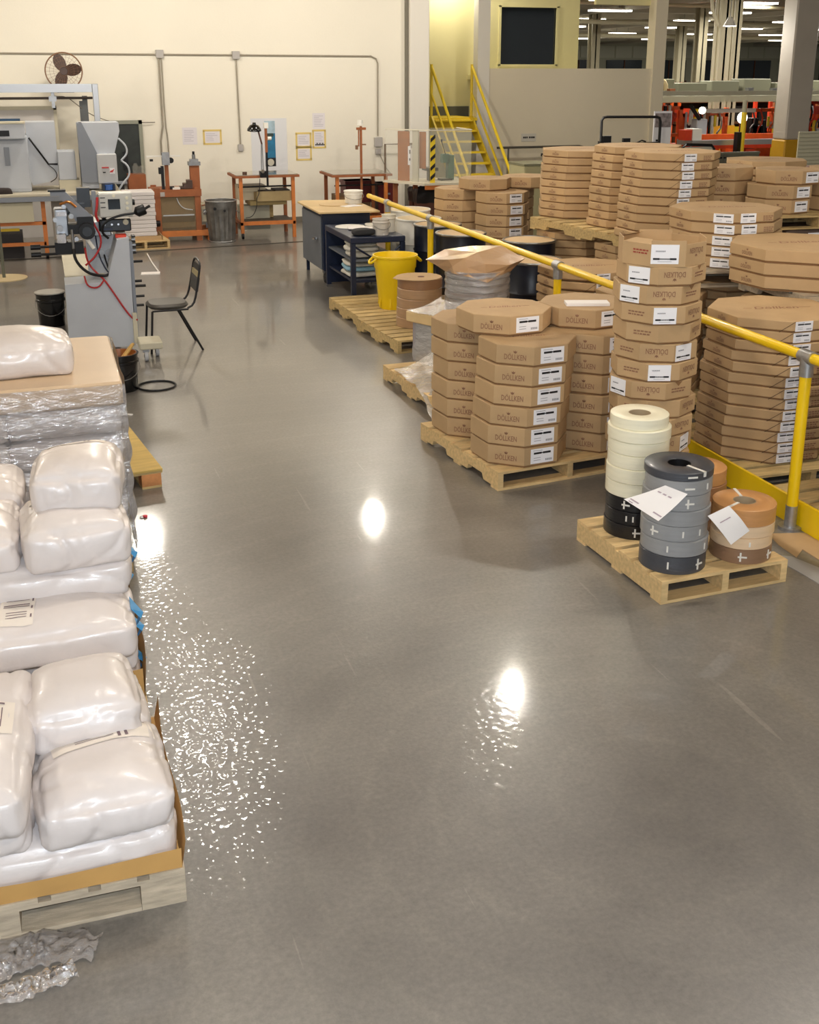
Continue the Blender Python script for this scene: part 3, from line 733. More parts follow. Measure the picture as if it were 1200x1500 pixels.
# second raised pallets
GU = 'cartons on the second raised pallet'
pal(P_SML, 5.66, 8.22, 0, 0, 'floor pallet below the double-labelled cartons')
stack(CFP, 5.54, 8.22, 0.13, 11, 0.0775, -8, 'the hidden stack below the double-labelled cartons', GU, jit=0.004)
pal(P_GRY, 5.50, 8.20, 0.985, -10, 'raised pallet below the double-labelled cartons')
stack(CF9, 5.45, 8.16, 1.115, 5, 0.0905, -2, 'the double-labelled stack on the second raised pallet', GU)
pal(P_SML, 5.50, 7.12, 0, -11, 'floor pallet below the wide unlabelled cartons')
stack(CFP, 5.50, 7.12, 0.13, 11, 0.0775, -10, 'the hidden stack below the wide unlabelled cartons', GU, jit=0.004)
pal(P_LNG, 5.62, 6.62, 0.985, -7, 'long raised pallet below the two wide unlabelled stacks')
stack(CB, 5.44, 7.12, 1.115, 3, 0.101, 4, 'the wide unlabelled stack behind the tall labelled one', GU)
stack(CB, 5.62, 6.12, 1.115, 3, 0.101, 8, 'the wide unlabelled stack at the frame edge', GU)
stack(CFP, 5.74, 6.15, 0.13, 11, 0.0775, 0, 'the hidden stack at the frame edge', GU, jit=0.004)
pal(P_SML, 5.74, 6.15, 0, -6, 'floor pallet at the frame edge below the hidden stack')
# farther small cartons by the grey panel
GV = 'small cartons near the grey panel'
pal(P_STD, 7.35, 9.80, 0, 0, 'floor pallet below the dark wrapped block near the grey panel')
blk = thing('wrapped_block', 'dark wrapped block with labels below the far raised pallet', 'package', (7.35, 9.75, 0.13))
MB().bx(6.86, 7.84, 9.2, 10.3, 0.13, 1.18, bev=0.02).build('wrapping', mat('dark_wrap', (84, 70, 62), 0.5, var=0.2, vscale=4, bump=0.3, bscale=8), blk)
for z in (1.08, 0.92):
    MB().bx(7.10, 7.24, 9.195, 9.201, z-0.05, z+0.06).build('shipping_label', PAPER, blk)
pal(P_STD, 7.25, 9.75, 1.18, -4, 'raised pallet below the small cartons near the grey panel')
stack(CS, 7.02, 9.62, 1.31, 2, 0.1385, 12, 'the labelled stack nearest on the far raised pallet', GV)
stack(CSP, 6.72, 10.18, 1.31, 3, 0.1385, 14, 'the stack at the aisle end of the far raised pallet', GV)
stack(CS, 7.71, 9.60, 1.31, 2, 0.1385, 10, 'the stack at the frame edge of the far raised pallet', GV)
CS.place((7.12, 9.64, 1.588), R(12), 'small carton on top of two stacks near the grey panel', 'carton', GV)
CS.place((7.76, 9.64, 1.588), R(10), 'small carton at the frame edge on top near the grey panel', 'carton', GV)
stack(CFP, 7.78, 10.95, 1.31, 5, 0.082, 14, 'the rear flat stack on the far raised pallet', GV)
pal(P_STD, 7.75, 11.0, 1.18, -4, 'raised pallet below the rear flat cartons near the grey panel')
blk2 = thing('wrapped_block', 'dark wrapped block behind the labelled block near the grey panel', 'package', (7.75, 11.0, 0))
MB().bx(7.25, 8.25, 10.45, 11.55, 0.0, 1.18, bev=0.02).build('wrapping', mat('dark_wrap'), blk2)
pal(P_SML, 6.72, 8.80, 0, -6, 'floor pallet behind the double-labelled cartons')
stack(CFP, 6.72, 8.80, 0.13, 13, 0.0785, -6, 'the low stack between the double-labelled cartons and the grey panel', GV)
# small cartons behind the drums
GW = 'small cartons behind the drums'
pal(P_GRY, 5.4, 13.1, 0, 0, 'grey wooden pallet under the small cartons behind the drums')
stack(CS, 5.42, 12.95, 0.13, 8, 0.139, 10, 'the labelled stack behind the drums', GW)
stack(CSP, 5.08, 13.52, 0.13, 8, 0.139, 8, 'the aisle-side stack behind the drums', GW)
stack(CSP, 5.74, 13.5, 0.13, 8, 0.139, 8, 'the inner stack behind the drums', GW)
CSP.place((5.30, 13.25, 1.244), R(12), 'small carton laid over two stacks behind the drums', 'carton', GW)
CSP.place((5.92, 13.35, 1.244), R(8), 'small carton beside the laid one behind the drums', 'carton', GW)
# ------------------------------------------------------------------ film-wrapped load with a reel on top
P_WRAP = pallet_kit(1.15, 1.3, WOOD, True, 7)
P_WRAP.place((3.38, 8.68, 0), R(3), 'pale wooden pallet under the film-wrapped load', 'pallet')
LR = R(27)
t = thing('wrapped_load', 'square grey load wrapped in stretch film below the reel', 'load', (3.6, 9.18, 0.13), LR)
MB().bx(-0.40, 0.40, -0.40, 0.40, 0, 0.37, bev=0.012).build('crate', mat('grey_load', (150, 146, 150), 0.55, var=0.1, vscale=5), t, local=True)
MB().bx(-0.44, 0.44, -0.44, 0.44, 0.37, 0.465, bev=0.008).build('plywood_lid', mat('pale_plywood', (214, 186, 136), 0.75, var=0.1, vscale=4), t, local=True)
def wrapf(r, z0, z1, amp, seed, drape=0.0):
    def f(u, v):
        a = 2*PI*u; c, s = math.cos(a), math.sin(a); k = 1.0/max(abs(c), abs(s)); k = min(k, 1.36)
        n = noise.noise(Vector((c*2+seed, s*2, v*3)))
        rr = r*k + amp*n + drape*(1-v)**2*(0.5+n)
        return (rr*c, rr*s, z0+(z1-z0)*v)
    return f
MB().grid(wrapf(0.405, 0.0, 0.37, 0.006, 3, 0.015), 64, 10).build('stretch_film', FILM2, t, smooth=True, local=True)
Li = Matrix.Rotation(-LR, 4, 'Z') @ Matrix.Translation((-3.6, -9.18, -0.13))
def flare(u, v):        # loose film spread over the pallet deck and hanging off its corner
    y = 9.05-1.10*u; n = noise.noise(Vector((u*7, v*5, 2))); n2 = noise.noise(Vector((u*13, v*9, 7)))
    x = 2.80+0.45*v+0.03*n; z = 0.140+0.012*(1+n2)+0.22*v**2*(1-u*0.3)
    if u > 0.6: k = (u-0.6)/0.4; z -= 0.125*k*(1-v); x -= 0.03*k*(1-v); z += 0.03*k*n2
    return Li @ Vector((x, y, max(0.006, z)))
MB().grid(flare, 34, 14).build('loose_film', film_mat('deck_film', 0.45, (224, 220, 212), 12.0), t, smooth=True, local=True)
def skirt(u, v):        # film drawn from the reel down to the lid corners
    a = 2*PI*u; c, s = math.cos(a), math.sin(a); k = min(1.0/max(abs(c), abs(s)), 1.38)
    r0, r1 = 0.445*k, 0.295; rr = r0*(1-v)+r1*v; n = noise.noise(Vector((c*5, s*5, v*2)))
    return (rr*c+0.06*v, rr*s+0.07*v, 0.468+0.10*v**2+0.012*n)
MB().grid(skirt, 72, 6).build('film_skirt', film_mat('skirt_film', 0.3), t, smooth=True, local=True)
t = thing('film_wrapped_reel', 'round reel of coils shining in clear film under a brown cardboard sheet', 'reel', (3.66, 9.28, 0.597))
z = 0.0
for i in range(6):
    MB().lathe([(0.08, 0), (0.278, 0), (0.286, 0.008), (0.286, 0.052), (0.278, 0.06), (0.08, 0.06)], 36, (0.006*math.sin(i*2.1), 0.006*math.cos(i*1.7), z)).build('coil', mat('coil_silver', (150, 140, 136), 0.35, metal=0.25, var=0.15, vscale=10), t, smooth=True, local=True); z += 0.061
def reelwrap(u, v):
    a = 2*PI*u; n = noise.noise(Vector((math.cos(a)*3, math.sin(a)*3, v*9)))
    rr = 0.293+0.006*n+0.004*math.sin(v*38)
    return (rr*math.cos(a), rr*math.sin(a), v*0.37)
MB().grid(reelwrap, 64, 24).build('stretch_film', FILM, t, smooth=True, local=True)
hx, hy = Vector((0.951, -0.309, 0)), Vector((-0.35, -0.937, 0))      # across, and towards the aisle
hp = [(-0.47, 0.02, 0.445), (-0.30, -0.22, 0.50), (-0.05, -0.34, 0.515), (0.22, -0.26, 0.53), (0.425, 0.0, 0.45), (0.28, 0.22, 0.43), (0.06, 0.27, 0.445), (-0.12, 0.22, 0.49), (-0.26, 0.18, 0.47)]
lp = [(-0.29, 0.06, 0.345), (-0.28, -0.1, 0.36), (0.0, -0.295, 0.36), (0.22, -0.2, 0.36), (0.292, 0.04, 0.335), (0.21, 0.21, 0.33), (0.08, 0.297, 0.285), (-0.08, 0.287, 0.335), (-0.21, 0.205, 0.35)]
mid = [((a[0]+b[0])/2*0.97, (a[1]+b[1])/2*0.97, (a[2]+b[2])/2) for a, b in zip(hp, lp)]
hv = [(0.0, -0.02, 0.505)] + [(p[0]*0.55, p[1]*0.55, p[2]*0.5+0.253) for p in hp] + hp + mid + lp
hv = [hx*a+hy*b+Vector((0, 0, c)) for a, b, c in hv]; n9 = 9
hf = [(0, 1+i, 1+(i+1) % n9) for i in range(n9)]
for r_ in range(3): hf += [(1+r_*n9+i, 1+r_*n9+(i+1) % n9, 1+(r_+1)*n9+(i+1) % n9, 1+(r_+1)*n9+i) for i in range(n9)]
mb = MB(); mb._add(hv, hf); mb.build('cardboard_hood', mat('hood_card', (190, 152, 112), 0.3, var=0.06, vscale=4, bump=0.2, bscale=10, coat=0.4), t, local=True)

# ------------------------------------------------------------------ pallets with the yellow can and the brown coils
P_STD.place((3.62, 10.75, 0), R(5), 'wooden pallet by the aisle under the brown film-wrapped coils', 'pallet')
P_STD.place((3.59, 11.94, 0), R(2), 'wooden pallet by the aisle under the yellow waste can', 'pallet')
z = 0.13
for i in range(5):
    h = 0.10
    tt = thing('edging_coil', '%s coil of the brown stack in front of the yellow can' % ('topmost' if i == 4 else ORD[i]), 'coil', (3.60+0.004*i, 10.78, z), 0, 'coils of the brown stack')
    m = mat('coil_brown_film', (150, 112, 80), 0.3, var=0.06, vscale=4, stretch=(1, 1, 10), coat=0.3) if i == 4 else mat('coil_wood_film', (172, 138, 104), 0.35, var=0.1, vscale=5, stretch=(1, 1, 12), coat=0.3)
    MB().lathe([(0.06, 0), (0.226, 0), (0.232, 0.006), (0.232, h-0.006), (0.226, h), (0.06, h), (0.06, 0)], 36).build('winding', m, tt, smooth=True, local=True); z += h
tt = thing('cardboard_disc', 'brown cardboard sheet lying on the brown coil stack', 'cardboard', (3.6, 10.78, z))
MB().prism([(0.24*math.cos(a*PI/9)*(1.15 if a in (9, 10) else 1), 0.24*math.sin(a*PI/9)) for a in range(18)], 0, 0.006).build('sheet', CARD, tt, local=True)
MB().cyl((0.02, -0.02, 0.006), (0.02, -0.02, 0.008), 0.035, n=14).build('hole_patch', mat('maroon_print', (90, 34, 26), 0.7), tt, local=True)

t = thing('waste_can', 'yellow round plastic waste can with side handles on a pallet', 'bin', (3.64, 11.72, 0.13))
MB().lathe([(0.175, 0.0), (0.18, 0.012), (0.222, 0.44), (0.232, 0.455), (0.238, 0.565), (0.252, 0.572), (0.252, 0.592), (0.236, 0.592), (0.226, 0.56), (0.215, 0.44), (0.165, 0.02), (0.0, 0.02)], 40).build('bucket', YEL_P, t, smooth=True, local=True)
for sgn in (-1, 1):
    MB().tube([(sgn*0.236, -0.07, 0.56), (sgn*0.285, -0.055, 0.52), (sgn*0.295, 0, 0.505), (sgn*0.285, 0.055, 0.52), (sgn*0.236, 0.07, 0.56)], 0.014, 8, 1).build('handle', YEL_P, t, smooth=True, local=True)
for a in range(8):
    q = a*PI/4+0.2; MB().bx(-0.01, 0.01, -0.003, 0.004, 0.03, 0.43, Matrix.Rotation(q, 4, 'Z') @ Matrix.Translation((0, -0.2, 0)) @ Matrix.Rotation(R(-5.6), 4, 'X') @ Matrix.Translation((0, 0.0, 0))).build('rib', YEL_P, t, local=True)

# ------------------------------------------------------------------ blue cabinet and blue workbench
t = thing('tool_cabinet', 'dark blue steel cabinet on casters with a grey door and wooden top', 'cabinet', (3.72, 14.7, 0))
x0, x1, y0, y1 = 3.40, 4.04, 14.1, 15.25
MB().bx(x0, x1, y0, y1, 0.16, 0.90, bev=0.008).build('body', NAVY, t)
d = MB().bx(x0-0.016, x0, y0+0.05, y1-0.02, 0.17, 0.86, bev=0.004).build('door', CABGREY, t)
MB().cyl((x0-0.016, 14.35, 0.56), (x0-0.05, 14.35, 0.56), 0.02, n=10).cyl((x0-0.05, 14.30, 0.56), (x0-0.05, 14.44, 0.54), 0.018, n=8).build('handle', CHROME, d, smooth=True)
MB().prism([(3.33, 13.98), (4.12, 13.92), (4.14, 15.3), (3.42, 15.42), (3.34, 15.3)], 0.915, 0.935).build('top_board', mat('top_board', (210, 182, 132), 0.6, var=0.08, vscale=3), t)
MB().bx(x0+0.01, x1-0.01, y0+0.01, y1-0.01, 0.90, 0.915).build('top_pan', NAVY, t)
for yy in (y0+0.07, y1-0.07):
    for xx in (x0+0.04, x1-0.04):
        if yy > 15: MB().bx(xx-0.02, xx+0.02, yy-0.02, yy+0.02, 0, 0.16).build('leg', NAVY, t)
        else:
            c = MB().bx(xx-0.03, xx+0.03, yy-0.04, yy+0.04, 0.12, 0.16).build('caster', STEEL, t)
            MB().cyl((xx-0.02, yy-0.03, 0.066), (xx+0.02, yy-0.03, 0.066), 0.066, n=18).build('wheel', RUBBER, c, smooth=True)
def disc(x, y, z, r, h, name, m, label, cat):
    return solo(MB().lathe([(0, 0), (r*0.97, 0), (r, h*0.4), (r*0.97, h), (0, h)], 28, (x, y, z)), name, m, label, cat, smooth=True)
disc(3.72, 14.75, 0.935, 0.20, 0.012, 'round_lid', mat('kraft_disc', (206, 178, 132), 0.7), 'tan round board lying on the cabinet top', 'lid')
solo(MB().bx(-0.13, 0.13, -0.1, 0.1, 0, 0.006, Matrix.Translation((3.90, 14.55, 0.935)) @ Matrix.Rotation(0.4, 4, 'Z')), 'paper_stack', WHITE_S, 'white paper lying beside the pail on the cabinet top', 'paper')
def pail(x, y, z, r, h, name, m, label, cat='pail', lid=None, inner=None, handle=True):
    t = thing(name, label, cat, (x, y, z))
    MB().lathe([(0.0, 0.0), (r*0.88, 0.0), (r*0.9, 0.006), (r*0.97, h*0.74), (r*1.04, h*0.76), (r*1.04, h*0.82), (r*0.99, h*0.84), (r*1.0, h*0.96), (r*1.05, h*0.97), (r*1.05, h), (r*0.96, h), (r*0.93, h*0.8), (r*0.86, 0.01), (0, 0.01)], 28).build('body', m, t, smooth=True, local=True)
    if lid: MB().lathe([(0, h+0.001), (r*1.07, h+0.001), (r*1.07, h+0.012), (r*0.98, h+0.016), (0, h+0.014)], 28).build('lid', lid, t, smooth=True, local=True)
    if inner: MB().cyl((0, 0, h*0.78), (0, 0, h*0.8), r*0.93, n=24).build('contents', inner, t, local=True)
    if handle: MB().tube([(r*1.03, 0, h*0.8), (r*1.08, -r*0.5, h*0.6), (r*0.6, -r*1.05, h*0.42), (0, -r*1.16, h*0.36), (-r*0.6, -r*1.05, h*0.42), (-r*1.08, -r*0.5, h*0.6), (-r*1.03, 0, h*0.8)], 0.0035, 6, 1).build('wire_handle', STEEL, t, smooth=True, local=True)
    return t
pail(4.02, 14.85, 0.936, 0.125, 0.16, 'plastic_pail', WHITE, 'white plastic pail on the cabinet top at the rail end', lid=WHITE)
t = thing('workbench', 'dark blue steel workbench with a lower shelf beside the yellow can', 'workbench', (3.72, 13.25, 0))
x0, x1, y0, y1 = 3.38, 4.05, 12.62, 13.9
MB().bx(x0, x1, y0, y1, 0.72, 0.79, bev=0.008).build('top', NAVY, t)
for xx in (x0+0.03, x1-0.03):
    for yy in (y0+0.03, y1-0.03):
        l = MB().bx(xx-0.028, xx+0.028, yy-0.028, yy+0.028, 0.03, 0.72).build('leg', NAVY, t)
        MB().bx(xx-0.04, xx+0.04, yy-0.04, yy+0.04, 0.0, 0.03).build('foot', STEEL, l)
MB().bx(x0+0.03, x1-0.03, y0+0.03, y1-0.03, 0.25, 0.28).build('lower_shelf', NAVY, t)
MB().bx(x0+0.03, x1-0.03, y0+0.03, y1-0.03, 0.50, 0.52).build('middle_shelf', CABGREY, t)
MB().bx(x0+0.06, x0+0.08, y1-0.05, y1-0.02, 0.28, 0.72).bx(x0+0.03, x1-0.03, y1-0.04, y1-0.025, 0.05, 0.72).build('back_panel', NAVY, t)
MB().tube([(x0+0.05, y0+0.03, 0.68), (x0+0.3, y0+0.03, 0.52)], 0.012, 6).tube([(x1-0.05, y0+0.03, 0.68), (x1-0.2, y0+0.03, 0.54)], 0.012, 6).build('brace', NAVY, t)
# rags and sheets stuffed on the shelf
def cloth(x, y, z, sx, sy, sz, name, m, label, seed):
    def f(u, v):
        th = 2*PI*u; ph = PI*(v-0.5); c = lambda w_, e: math.copysign(abs(math.cos(w_))**e, math.cos(w_)); s = lambda w_, e: math.copysign(abs(math.sin(w_))**e, math.sin(w_))
        p = Vector((sx*c(ph, .5)*c(th, .5), sy*c(ph, .5)*s(th, .5), sz*s(ph, .6)))
        n = noise.noise(Vector((p.x*9+seed, p.y*9, p.z*14)))
        return p*(1+0.16*n) + Vector((x, y, z))
    return solo(MB().grid(f, 24, 12), name, m, label, 'cloth', smooth=2)
RAG = mat('rag_white', (206, 202, 190), 0.85, var=0.1, vscale=8, bump=0.3, bscale=14)
for i, (yy, zz, sx, sy, sz) in enumerate(((12.95, 0.56, 0.18, 0.22, 0.035), (12.98, 0.62, 0.2, 0.2, 0.03), (13.0, 0.67, 0.17, 0.2, 0.025))):
    cloth(3.60, yy, zz, sx, sy, sz, 'folded_rag', RAG, '%s pale rag folded on the bench middle shelf' % ORD[i], i*5)
for i, (zz, sz) in enumerate(((0.315, 0.035), (0.38, 0.03), (0.435, 0.025))):
    cloth(3.62, 13.05, zz, 0.22, 0.26, sz, 'folded_rag', RAG if i != 1 else mat('rag_blue', (130, 170, 190), 0.8, bump=0.2), '%s rag folded on the bench lower shelf' % ORD[i], 30+i*5)
pail(3.80, 12.80, 0.79, 0.10, 0.19, 'plastic_pail', mat('pail_dirty', (206, 200, 190), 0.5, var=0.12, vscale=9), 'smeared white pail with a dark rim near the bench corner', inner=mat('paste_dark', (110, 66, 56), 0.5))
pail(3.965, 13.02, 0.79, 0.085, 0.21, 'plastic_pail', mat('pail_ivory', (222, 216, 200), 0.45), 'ivory plain pail under the rail on the blue bench', handle=False, inner=mat('paste', (214, 206, 188), 0.5))
disc(3.62, 13.55, 0.79, 0.19, 0.014, 'round_lid', WHITE, 'white round lid lying at the bench rear', 'lid')
solo(MB().bx(-0.16, 0.16, -0.11, 0.11, 0, 0.008, Matrix.Translation((3.70, 13.33, 0.805)) @ Matrix.Rotation(-0.2, 4, 'Z')), 'paper_stack', WHITE_S, 'white papers lying on the lid on the blue bench', 'paper')
cloth(3.58, 12.82, 0.83, 0.13, 0.1, 0.04, 'work_glove', mat('glove_black', (34, 34, 36), 0.85), 'black crumpled glove at the bench corner', 77)
cloth(3.90, 13.45, 0.815, 0.1, 0.12, 0.025, 'wiping_rag', RAG, 'pale rag heaped behind the ivory pail', 91)

# ------------------------------------------------------------------ drums behind the rail
def drum(x, y, r, h, m, label, lid=None, ring=STEEL):
    t = thing('steel_drum', label, 'drum', (x, y, 0), 0, None)
    pr = [(0, 0), (r*0.97, 0), (r, 0.015)]
    for q in (0.33, 0.66): pr += [(r, h*q-0.02), (r+0.012, h*q), (r, h*q+0.02)]
    pr += [(r, h-0.02), (0, h-0.02)]
    MB().lathe(pr, 36).build('shell', m, t, smooth=True, local=True)
    MB().lathe([(r*0.96, h-0.022), (r+0.008, h-0.022), (r+0.012, h-0.01), (r+0.008, h), (r*0.97, h), (r*0.96, h-0.022)], 36).build('rim', ring, t, smooth=True, local=True)
    MB().cyl((0, 0, h-0.02), (0, 0, h-0.006), r*0.965, n=32).build('lid', lid or m, t, local=True)
    return t
BOARD = mat('drum_board', (206, 178, 136), 0.7)
drum(4.50, 9.95, 0.285, 0.90, NAVY_D, 'navy steel drum with tan lid behind the film-wrapped reel', BOARD)
drum(4.50, 11.95, 0.285, 0.90, NAVY_D, 'navy steel drum with tan lid behind the third rail post', BOARD)
drum(4.50, 12.75, 0.285, 0.90, NAVY_D, 'navy steel drum behind the pails at the bench end', BOARD)
drum(5.02, 11.2, 0.285, 0.90, NAVY_D, 'navy steel drum in the second row behind the reel', BOARD)
WDR = mat('white_drum', (226, 224, 216), 0.5)
drum(4.52, 13.98, 0.29, 0.94, WDR, 'white drum with tan filling behind the fourth rail post', mat('filling', (214, 196, 160), 0.8), WHITE)
drum(4.46, 13.36, 0.28, 0.90, WDR, 'white drum with tan filling nearest the labelled cartons', mat('filling'), WHITE)
# ------------------------------------------------------------------ sacks on pallets
def block_pallet(x0, x1, y0, y1, label, wood=WOOD_G):
    t = thing('wooden_pallet', label, 'pallet', ((x0+x1)/2, (y0+y1)/2, 0))
    n = 8; bw = (x1-x0)/(n+(n-1)*0.35)
    for i in range(n):
        a = x0+i*bw*1.35; MB().bx(a, a+bw, y0, y1, 0.115, 0.132).build('deck_board', wood, t)
    for yy in (y0, (y0+y1)/2-0.05, y1-0.1):
        MB().bx(x0, x1, yy, yy+0.1, 0.098, 0.115).build('stringer_board', wood, t)
        MB().bx(x0, x1-0.146, yy, yy+0.1, 0.0, 0.015).build('bottom_board', wood, t)
        for xx in (x0, (x0+x1)/2-0.07, x1-0.145):
            MB().bx(xx, xx+0.145, yy, yy+0.1, 0.0 if xx == x1-0.145 else 0.015, 0.098).build('block', wood, t)
    return t
block_pallet(-0.95, 0.245, 3.16, 4.12, 'greyish wooden pallet under the front pile of white sacks')
block_pallet(-0.95, 0.225, 4.22, 5.35, 'wooden pallet under the second pile of white sacks', WOOD_O)
def tray(x0, x1, y0, y1, z, h, label):
    t = thing('slip_sheet', label, 'cardboard', ((x0+x1)/2, (y0+y1)/2, z))
    MB().bx(x0, x1, y0, y1, z, z+0.004).build('sheet', TRAY, t)
    mb = MB()
    mb.grid(lambda u, v: (x0+(x1-x0)*u, y0-0.012*v+0.006*math.sin(u*9)*v, z+h*v*(0.86+0.14*math.sin(u*5+1))), 16, 2)
    mb.build('front_lip', TRAY, t)
    mb = MB(); mb.grid(lambda u, v: (x1+0.016*v+0.008*math.sin(u*7)*v, y0+(y1-y0)*u, z+h*v*(0.94+0.06*math.cos(u*6))), 16, 2)
    mb.build('side_lip', TRAY, t)
tray(-0.9, 0.238, 3.165, 4.1, 0.133, 0.10, 'tan cardboard slip sheet under the front sacks')
tray(-0.9, 0.215, 4.23, 5.3, 0.133, 0.20, 'tan cardboard slip sheet standing up beside the second pile')

def sack_mesh(L, W, H, seed, e=0.34):
    """a filled block sack: rounded box, crowned top, puckered ends, creases running in from the corners"""
    mb = MB(); nx, ny, nz = 40, 30, 12; rd = 0.034
    def shape(x, y, z):                          # x, y, z in -1..1 on the cube
        p = Vector((x*L/2, y*W/2, z*H/2)); q = Vector((max(-L/2+rd, min(L/2-rd, p.x)), max(-W/2+rd, min(W/2-rd, p.y)), max(-H/2+rd, min(H/2-rd, p.z))))
        d = p-q
        if d.length > 1e-6: p = q + d.normalized()*min(rd, d.length*1.0 if d.length < rd else rd)
        cx, cy = 1-abs(x)**3, 1-abs(y)**3
        if z > -0.2: p.z += (z+0.2)*(0.17*H*cx*cy - 0.085*H*(1-cx*cy))
        p.x += 0.018*math.copysign(1-z*z, x)*abs(x)**3*cy*0.9; p.y += 0.020*math.copysign(1-z*z, y)*abs(y)**3*cx*0.9
        s_ = seed*7.31
        n = noise.noise(Vector((p.x*4.5+s_, p.y*4.5, p.z*5)))
        w1 = abs(noise.noise(Vector((p.x*3+p.y*9+s_, p.y*1.6-p.x*2.4, p.z*5+s_)))); w2 = abs(noise.noise(Vector((p.x*12-p.y*3, p.y*3.5+p.x*2+s_, p.z*8))))
        edge = max(abs(x), abs(y))**2
        cr = (1-min(1, w1*5.0))**2*0.011*(0.2+0.8*edge) + (1-min(1, w2*7))**2*0.004*edge
        nn = Vector((x**5, y**5, z**3*1.2)); nn = nn.normalized() if nn.length > 1e-6 else Vector((0, 0, 1))
        if z < -0.85: cr *= 0.2
        p += nn*(0.011*n - cr)
        if z > -0.9: p.z += 0.010*noise.noise(Vector((p.x*3.5+s_, p.y*3.5+s_, 0)))*(z+0.9)/1.9
        p.z = max(p.z, -H/2)
        return p + Vector((0, 0, H/2))
    for sg in (-1, 1):
        mb.grid(lambda u, v: shape(2*u-1, 2*v-1, sg), nx, ny)
        mb.grid(lambda u, v: shape(2*u-1, sg, 2*v-1), nx, nz)
        mb.grid(lambda u, v: shape(sg, 2*u-1, 2*v-1), ny, nz)
    bmesh.ops.remove_doubles(mb.bm, verts=mb.bm.verts, dist=1e-5)
    return mb.mesh('plastic_sack', BAG, 2)
SACKS = {}
def sack(x, y, z, L, W, H, rot, label, lbl=None, blue=None, seed=1, group='white plastic sacks on pallets', tilt=0.0):
    key = (L, W, H, seed)
    if key not in SACKS: SACKS[key] = sack_mesh(L, W, H, seed)
    o = bpy.data.objects.new('plastic_sack', SACKS[key]); COL.objects.link(o); o.location = (x, y, z); o.rotation_euler = (0, R(tilt), R(rot)); tag(o, label, 'sack', group)
    me = SACKS[key]
    from mathutils.bvhtree import BVHTree
    bv = BVHTree.FromPolygons([v.co for v in me.vertices], [p.vertices for p in me.polygons])
    def top(u, v):
        hit = bv.ray_cast(Vector((u, v, 5)), Vector((0, 0, -1))); return (u, v, (hit[0].z if hit[0] else H*0.8)+0.0025)
    if lbl:
        cx, cy, w_, h_, a, kind = lbl; ca, sa = math.cos(R(a)), math.sin(R(a))
        tp = lambda p, q: top(cx+ca*p*w_/2-sa*q*h_/2, cy+sa*p*w_/2+ca*q*h_/2)
        l = MB().grid(lambda p, q: tp(p*2-1, q*2-1), 14, 8).build('printed_label', BAGLBL, o, smooth=2, local=True)
        g = MB()
        def blk(x0, x1, y0, y1):
            g.grid(lambda p, q: Vector(tp(x0+(x1-x0)*p, y0+(y1-y0)*q))+Vector((0, 0, 0.0015)), 4, 2)
        if kind == 0:
            for q in range(5): blk(-0.7, 0.65, 0.7-q*0.1-0.03, 0.7-q*0.1)
            blk(-0.8, 0.7, -0.02, 0.04); blk(-0.8, 0.7, -0.12, -0.08)
            for q in range(3): blk(-0.6, 0.6, -0.4-q*0.12-0.03, -0.4-q*0.12)
            for q in range(4): blk(0.8, 0.9, 0.8-q*0.45-0.16, 0.8-q*0.45)
        else:
            for q in range(4): blk(-0.55, 0.2, 0.5-q*0.3-0.06, 0.5-q*0.3)
            blk(0.28, 0.34, -0.8, 0.8); blk(0.42, 0.48, -0.8, 0.8); blk(0.2, 0.3, 0.86, 0.97); blk(0.7, 0.9, 0.86, 0.97)
        g.build('label_print', mat('bag_ink', (120, 100, 104), 0.7), l, smooth=2, local=True)
    if blue:
        sx, z0, z1, w_ = blue
        mb = MB(); xx = sx*(L/2+0.016)
        mb._add([(xx-sx*0.02, -w_, z1), (xx-sx*0.02, w_, z1), (xx+sx*0.018, w_*0.6, (z0+z1)/2), (xx-sx*0.01, 0, z0), (xx+sx*0.018, -w_*0.6, (z0+z1)/2), (xx+sx*0.03, 0, (z0+z1)/2+0.01)],
                [(0, 1, 5), (1, 2, 5), (2, 3, 5), (3, 4, 5), (4, 0, 5)])
        mb.build('valve_flap', BAGBLU, o, local=True)
    return o
# front pile
sack(-0.11, 3.43, 0.137, 0.66, 0.50, 0.155, 0, 'white sack at the bottom front of the front pile, full width', seed=1)
sack(-0.77, 3.43, 0.137, 0.62, 0.50, 0.155, 0, 'white sack at the bottom front, outer side of the front pile', seed=2)
sack(-0.12, 3.86, 0.137, 0.64, 0.42, 0.155, 0, 'white sack at the bottom rear of the front pile', seed=3)
sack(0.01, 3.385, 0.285, 0.42, 0.46, 0.165, 3, 'white sack with a long label strip at the front corner of the pile', lbl=(0.02, 0.10, 0.34, 0.115, 4, 1), seed=4)
sack(-0.46, 3.45, 0.285, 0.48, 0.56, 0.155, 0, 'white sack lying under the upright-turned sack of the front pile', seed=5)
sack(-0.03, 3.82, 0.285, 0.42, 0.40, 0.16, 2, 'white sack in the second layer behind the labelled sack', seed=6)
sack(-0.03, 3.68, 0.425, 0.36, 0.38, 0.165, 3, 'plump white sack sitting above the labelled sack', seed=7)
sack(-0.42, 3.47, 0.43, 0.80, 0.42, 0.165, 88, 'white sack turned lengthwise at the frame edge of the front pile', lbl=(0.02, -0.06, 0.2, 0.22, 0, 0), seed=8)
sack(-0.50, 4.0, 0.285, 0.5, 0.36, 0.155, 0, 'white sack low at the rear of the front pile', seed=5)
